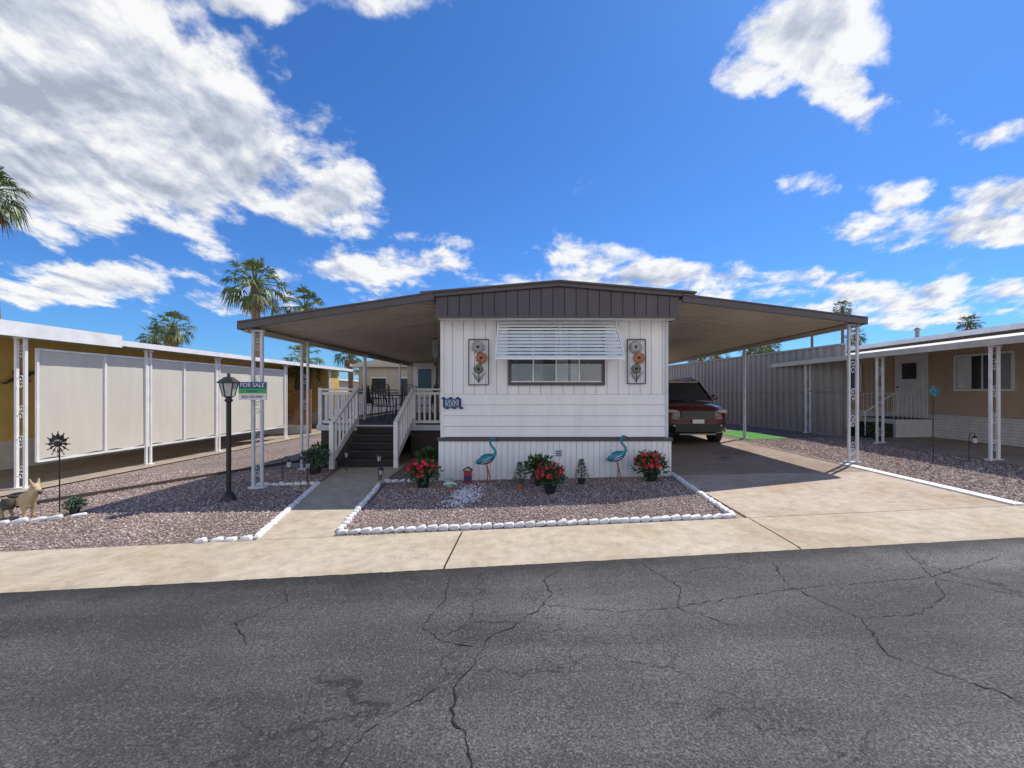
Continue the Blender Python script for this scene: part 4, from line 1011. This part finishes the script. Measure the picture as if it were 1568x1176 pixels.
# ---------------------------------------------------------------- sky
w = bpy.data.worlds.new('World'); scene.world = w; w.use_nodes = True; nt = w.node_tree
bg = nt.nodes['Background']; bg.inputs['Strength'].default_value = .15
try: w.cycles.sampling_method = 'MANUAL'; w.cycles.sample_map_resolution = 512
except Exception as ex: print(ex)
sky = nt.nodes.new('ShaderNodeTexSky'); sky.sky_type = 'NISHITA'; sky.sun_disc = False
SD = Vector((.5, .43, 1.0)).normalized()
sky.sun_elevation = math.asin(SD.z); sky.sun_rotation = atan2(SD.x, SD.y)
sky.air_density = 1.0; sky.dust_density = .4; sky.ozone_density = 2.5
def mth(op, a, b2=None, clamp=False): return mathn(nt, op, a, b2, clamp)
tc = nt.nodes.new('ShaderNodeTexCoord'); sx = nt.nodes.new('ShaderNodeSeparateXYZ'); L(nt, tc.outputs['Generated'], sx.inputs[0])
yy = mth('MAXIMUM', sx.outputs[1], .12); U = mth('DIVIDE', sx.outputs[0], yy); V = mth('DIVIDE', sx.outputs[2], yy)
cb = nt.nodes.new('ShaderNodeCombineXYZ'); L(nt, U, cb.inputs[0]); L(nt, V, cb.inputs[1])
nz = nt.nodes.new('ShaderNodeTexNoise'); nz.noise_dimensions = '2D'; nz.inputs['Scale'].default_value = 4.5; nz.inputs['Detail'].default_value = 6; nz.inputs['Roughness'].default_value = .6
L(nt, cb.outputs[0], nz.inputs['Vector'])
wb = nt.nodes.new('ShaderNodeVectorMath'); wb.operation = 'MULTIPLY_ADD'; L(nt, nz.outputs['Color'], wb.inputs[0]); wb.inputs[1].default_value = (.20, .12, 0)
of = nt.nodes.new('ShaderNodeVectorMath'); of.operation = 'SUBTRACT'; L(nt, cb.outputs[0], of.inputs[0]); of.inputs[1].default_value = (.10, .06, 0); L(nt, of.outputs[0], wb.inputs[2])
# centre u, centre v, radius u, radius v, weight
blobs = [(-1.15,.66,.58,.31,2.0),(-.80,.56,.34,.21,1.7),(-.48,.45,.17,.09,1.0),(-.56,.93,.34,.05,.7),(-1.2,.90,.48,.20,1.7),(-1.08,.255,.32,.06,1.0),(-.33,.285,.26,.05,.9),
 (.15,.32,.15,.05,.6),(.30,.255,.42,.045,.85),(.92,.225,.42,.055,.9),(.66,.85,.20,.12,1.2),(.74,.70,.08,.07,.8),(.52,.75,.10,.05,.7),(1.02,.385,.26,.055,.95),(1.13,.45,.15,.07,.95),
 (.65,.50,.08,.03,.5),(.83,.49,.09,.035,.55),(1.1,.62,.12,.035,.55),(-.14,.345,.09,.02,.5),(-.28,.37,.07,.025,.3),(.86,.46,.06,.03,.4),(-.6,.22,.3,.03,.5),(-.1,.20,.5,.02,.5),(.6,.18,.6,.025,.5)]
m = None
for (a, b2, ru, rv, wt) in blobs:
    s1 = nt.nodes.new('ShaderNodeVectorMath'); s1.operation = 'SUBTRACT'; L(nt, wb.outputs[0], s1.inputs[0]); s1.inputs[1].default_value = (a, b2, 0)
    s2 = nt.nodes.new('ShaderNodeVectorMath'); s2.operation = 'MULTIPLY'; L(nt, s1.outputs[0], s2.inputs[0]); s2.inputs[1].default_value = (1/ru, 1/rv, 0)
    s3 = nt.nodes.new('ShaderNodeVectorMath'); s3.operation = 'DOT_PRODUCT'; L(nt, s2.outputs[0], s3.inputs[0]); L(nt, s2.outputs[0], s3.inputs[1])
    q = mth('SUBTRACT', wt, mth('MULTIPLY', s3.outputs['Value'], wt if wt > .6 else .6)); m = q if m is None else mth('MAXIMUM', m, q)
m = mth('MAXIMUM', m, -1.0)
vv = mth('ADD', mth('MAXIMUM', V, 0.0), .35)
cx_ = mth('DIVIDE', U, vv); cy_ = mth('DIVIDE', 1.15, vv)
def cnoise(dx, dy, det=9, sc=4.2, ro=.60):
    c = nt.nodes.new('ShaderNodeCombineXYZ'); L(nt, mth('ADD', cx_, dx), c.inputs[0]); L(nt, mth('ADD', cy_, dy), c.inputs[1])
    n = nt.nodes.new('ShaderNodeTexNoise'); n.noise_dimensions = '2D'; n.inputs['Scale'].default_value = sc; n.inputs['Detail'].default_value = det; n.inputs['Roughness'].default_value = ro
    n.inputs['Distortion'].default_value = .12
    L(nt, c.outputs[0], n.inputs['Vector']); return n.outputs[0]
n0 = cnoise(0, 0); n1 = cnoise(.03, -.045, 5); nl_ = cnoise(3.1, 1.7, 3, 1.9, .5)
dens = mth('ADD', m, mth('MULTIPLY', mth('SUBTRACT', n0, .5), 4.4))
mr = nt.nodes.new('ShaderNodeMapRange'); mr.interpolation_type = 'SMOOTHSTEP'; L(nt, dens, mr.inputs[0]); mr.inputs[1].default_value = -.08; mr.inputs[2].default_value = .95
alpha = mth('MULTIPLY', mr.outputs[0], .97)
rel = mth('MULTIPLY', mth('SUBTRACT', n0, n1), 2.4)
thick = nt.nodes.new('ShaderNodeMapRange'); thick.interpolation_type = 'SMOOTHSTEP'; L(nt, mth('ADD', m, mth('MULTIPLY', mth('SUBTRACT', nl_, .5), 2.6)), thick.inputs[0]); thick.inputs[1].default_value = .4; thick.inputs[2].default_value = 2.0; thick.inputs[3].default_value = 0; thick.inputs[4].default_value = .52
sh = mth('ADD', mth('SUBTRACT', .90, thick.outputs[0]), rel, True)
ccol = ramp(nt, sh, [(.2, (2.8, 3.1, 3.8)), (.55, (4.2, 4.5, 5.1)), (.95, (6.5, 6.5, 6.5))])
skc = mixc(nt, 1.0, sky.outputs[0], (.30, .60, 1.0), 'MULTIPLY')
fin = mixc(nt, alpha, skc, ccol)
# behind the viewer: unseen low cloud bank added to brighten the shaded front wall
nb = nt.nodes.new('ShaderNodeTexNoise'); nb.inputs['Scale'].default_value = 2.4; nb.inputs['Detail'].default_value = 3; L(nt, tc.outputs['Generated'], nb.inputs['Vector'])
mb_ = nt.nodes.new('ShaderNodeMapRange'); mb_.interpolation_type = 'SMOOTHSTEP'; L(nt, nb.outputs[0], mb_.inputs[0]); mb_.inputs[1].default_value = .36; mb_.inputs[2].default_value = .52
low = nt.nodes.new('ShaderNodeMapRange'); low.interpolation_type = 'SMOOTHSTEP'; L(nt, sx.outputs[2], low.inputs[0]); low.inputs[1].default_value = .42; low.inputs[2].default_value = .72; low.inputs[3].default_value = 1.0; low.inputs[4].default_value = 0.0
bf = mth('MULTIPLY', mth('MULTIPLY', mb_.outputs[0], low.outputs[0]), mth('MULTIPLY', mth('ADD', sx.outputs[1], .10), -4.0, True))
fin = mixc(nt, bf, fin, (7.4, 7.3, 7.2)); L(nt, fin, bg.inputs['Color'])

sun = bpy.data.lights.new('sun', 'SUN'); sun.energy = 5.0; sun.angle = radians(.5); sun.color = (1, .93, .82)
so = bpy.data.objects.new('sun', sun); scene.collection.objects.link(so); so.rotation_euler = SD.to_track_quat('Z', 'Y').to_euler(); so.location = (10, 10, 20)

# ---------------------------------------------------------------- camera
cam = bpy.data.cameras.new('camera'); co = bpy.data.objects.new('camera', cam); scene.collection.objects.link(co)
co.location = (0, 0, 1.6); co.rotation_euler = (pi/2, 0, 0)
cam.lens = 14.92; cam.sensor_width = 36; cam.shift_x = -31/1568; cam.shift_y = 12/1568; cam.clip_start = .05; cam.clip_end = 3000
scene.camera = co
print('done', len(bpy.data.objects))
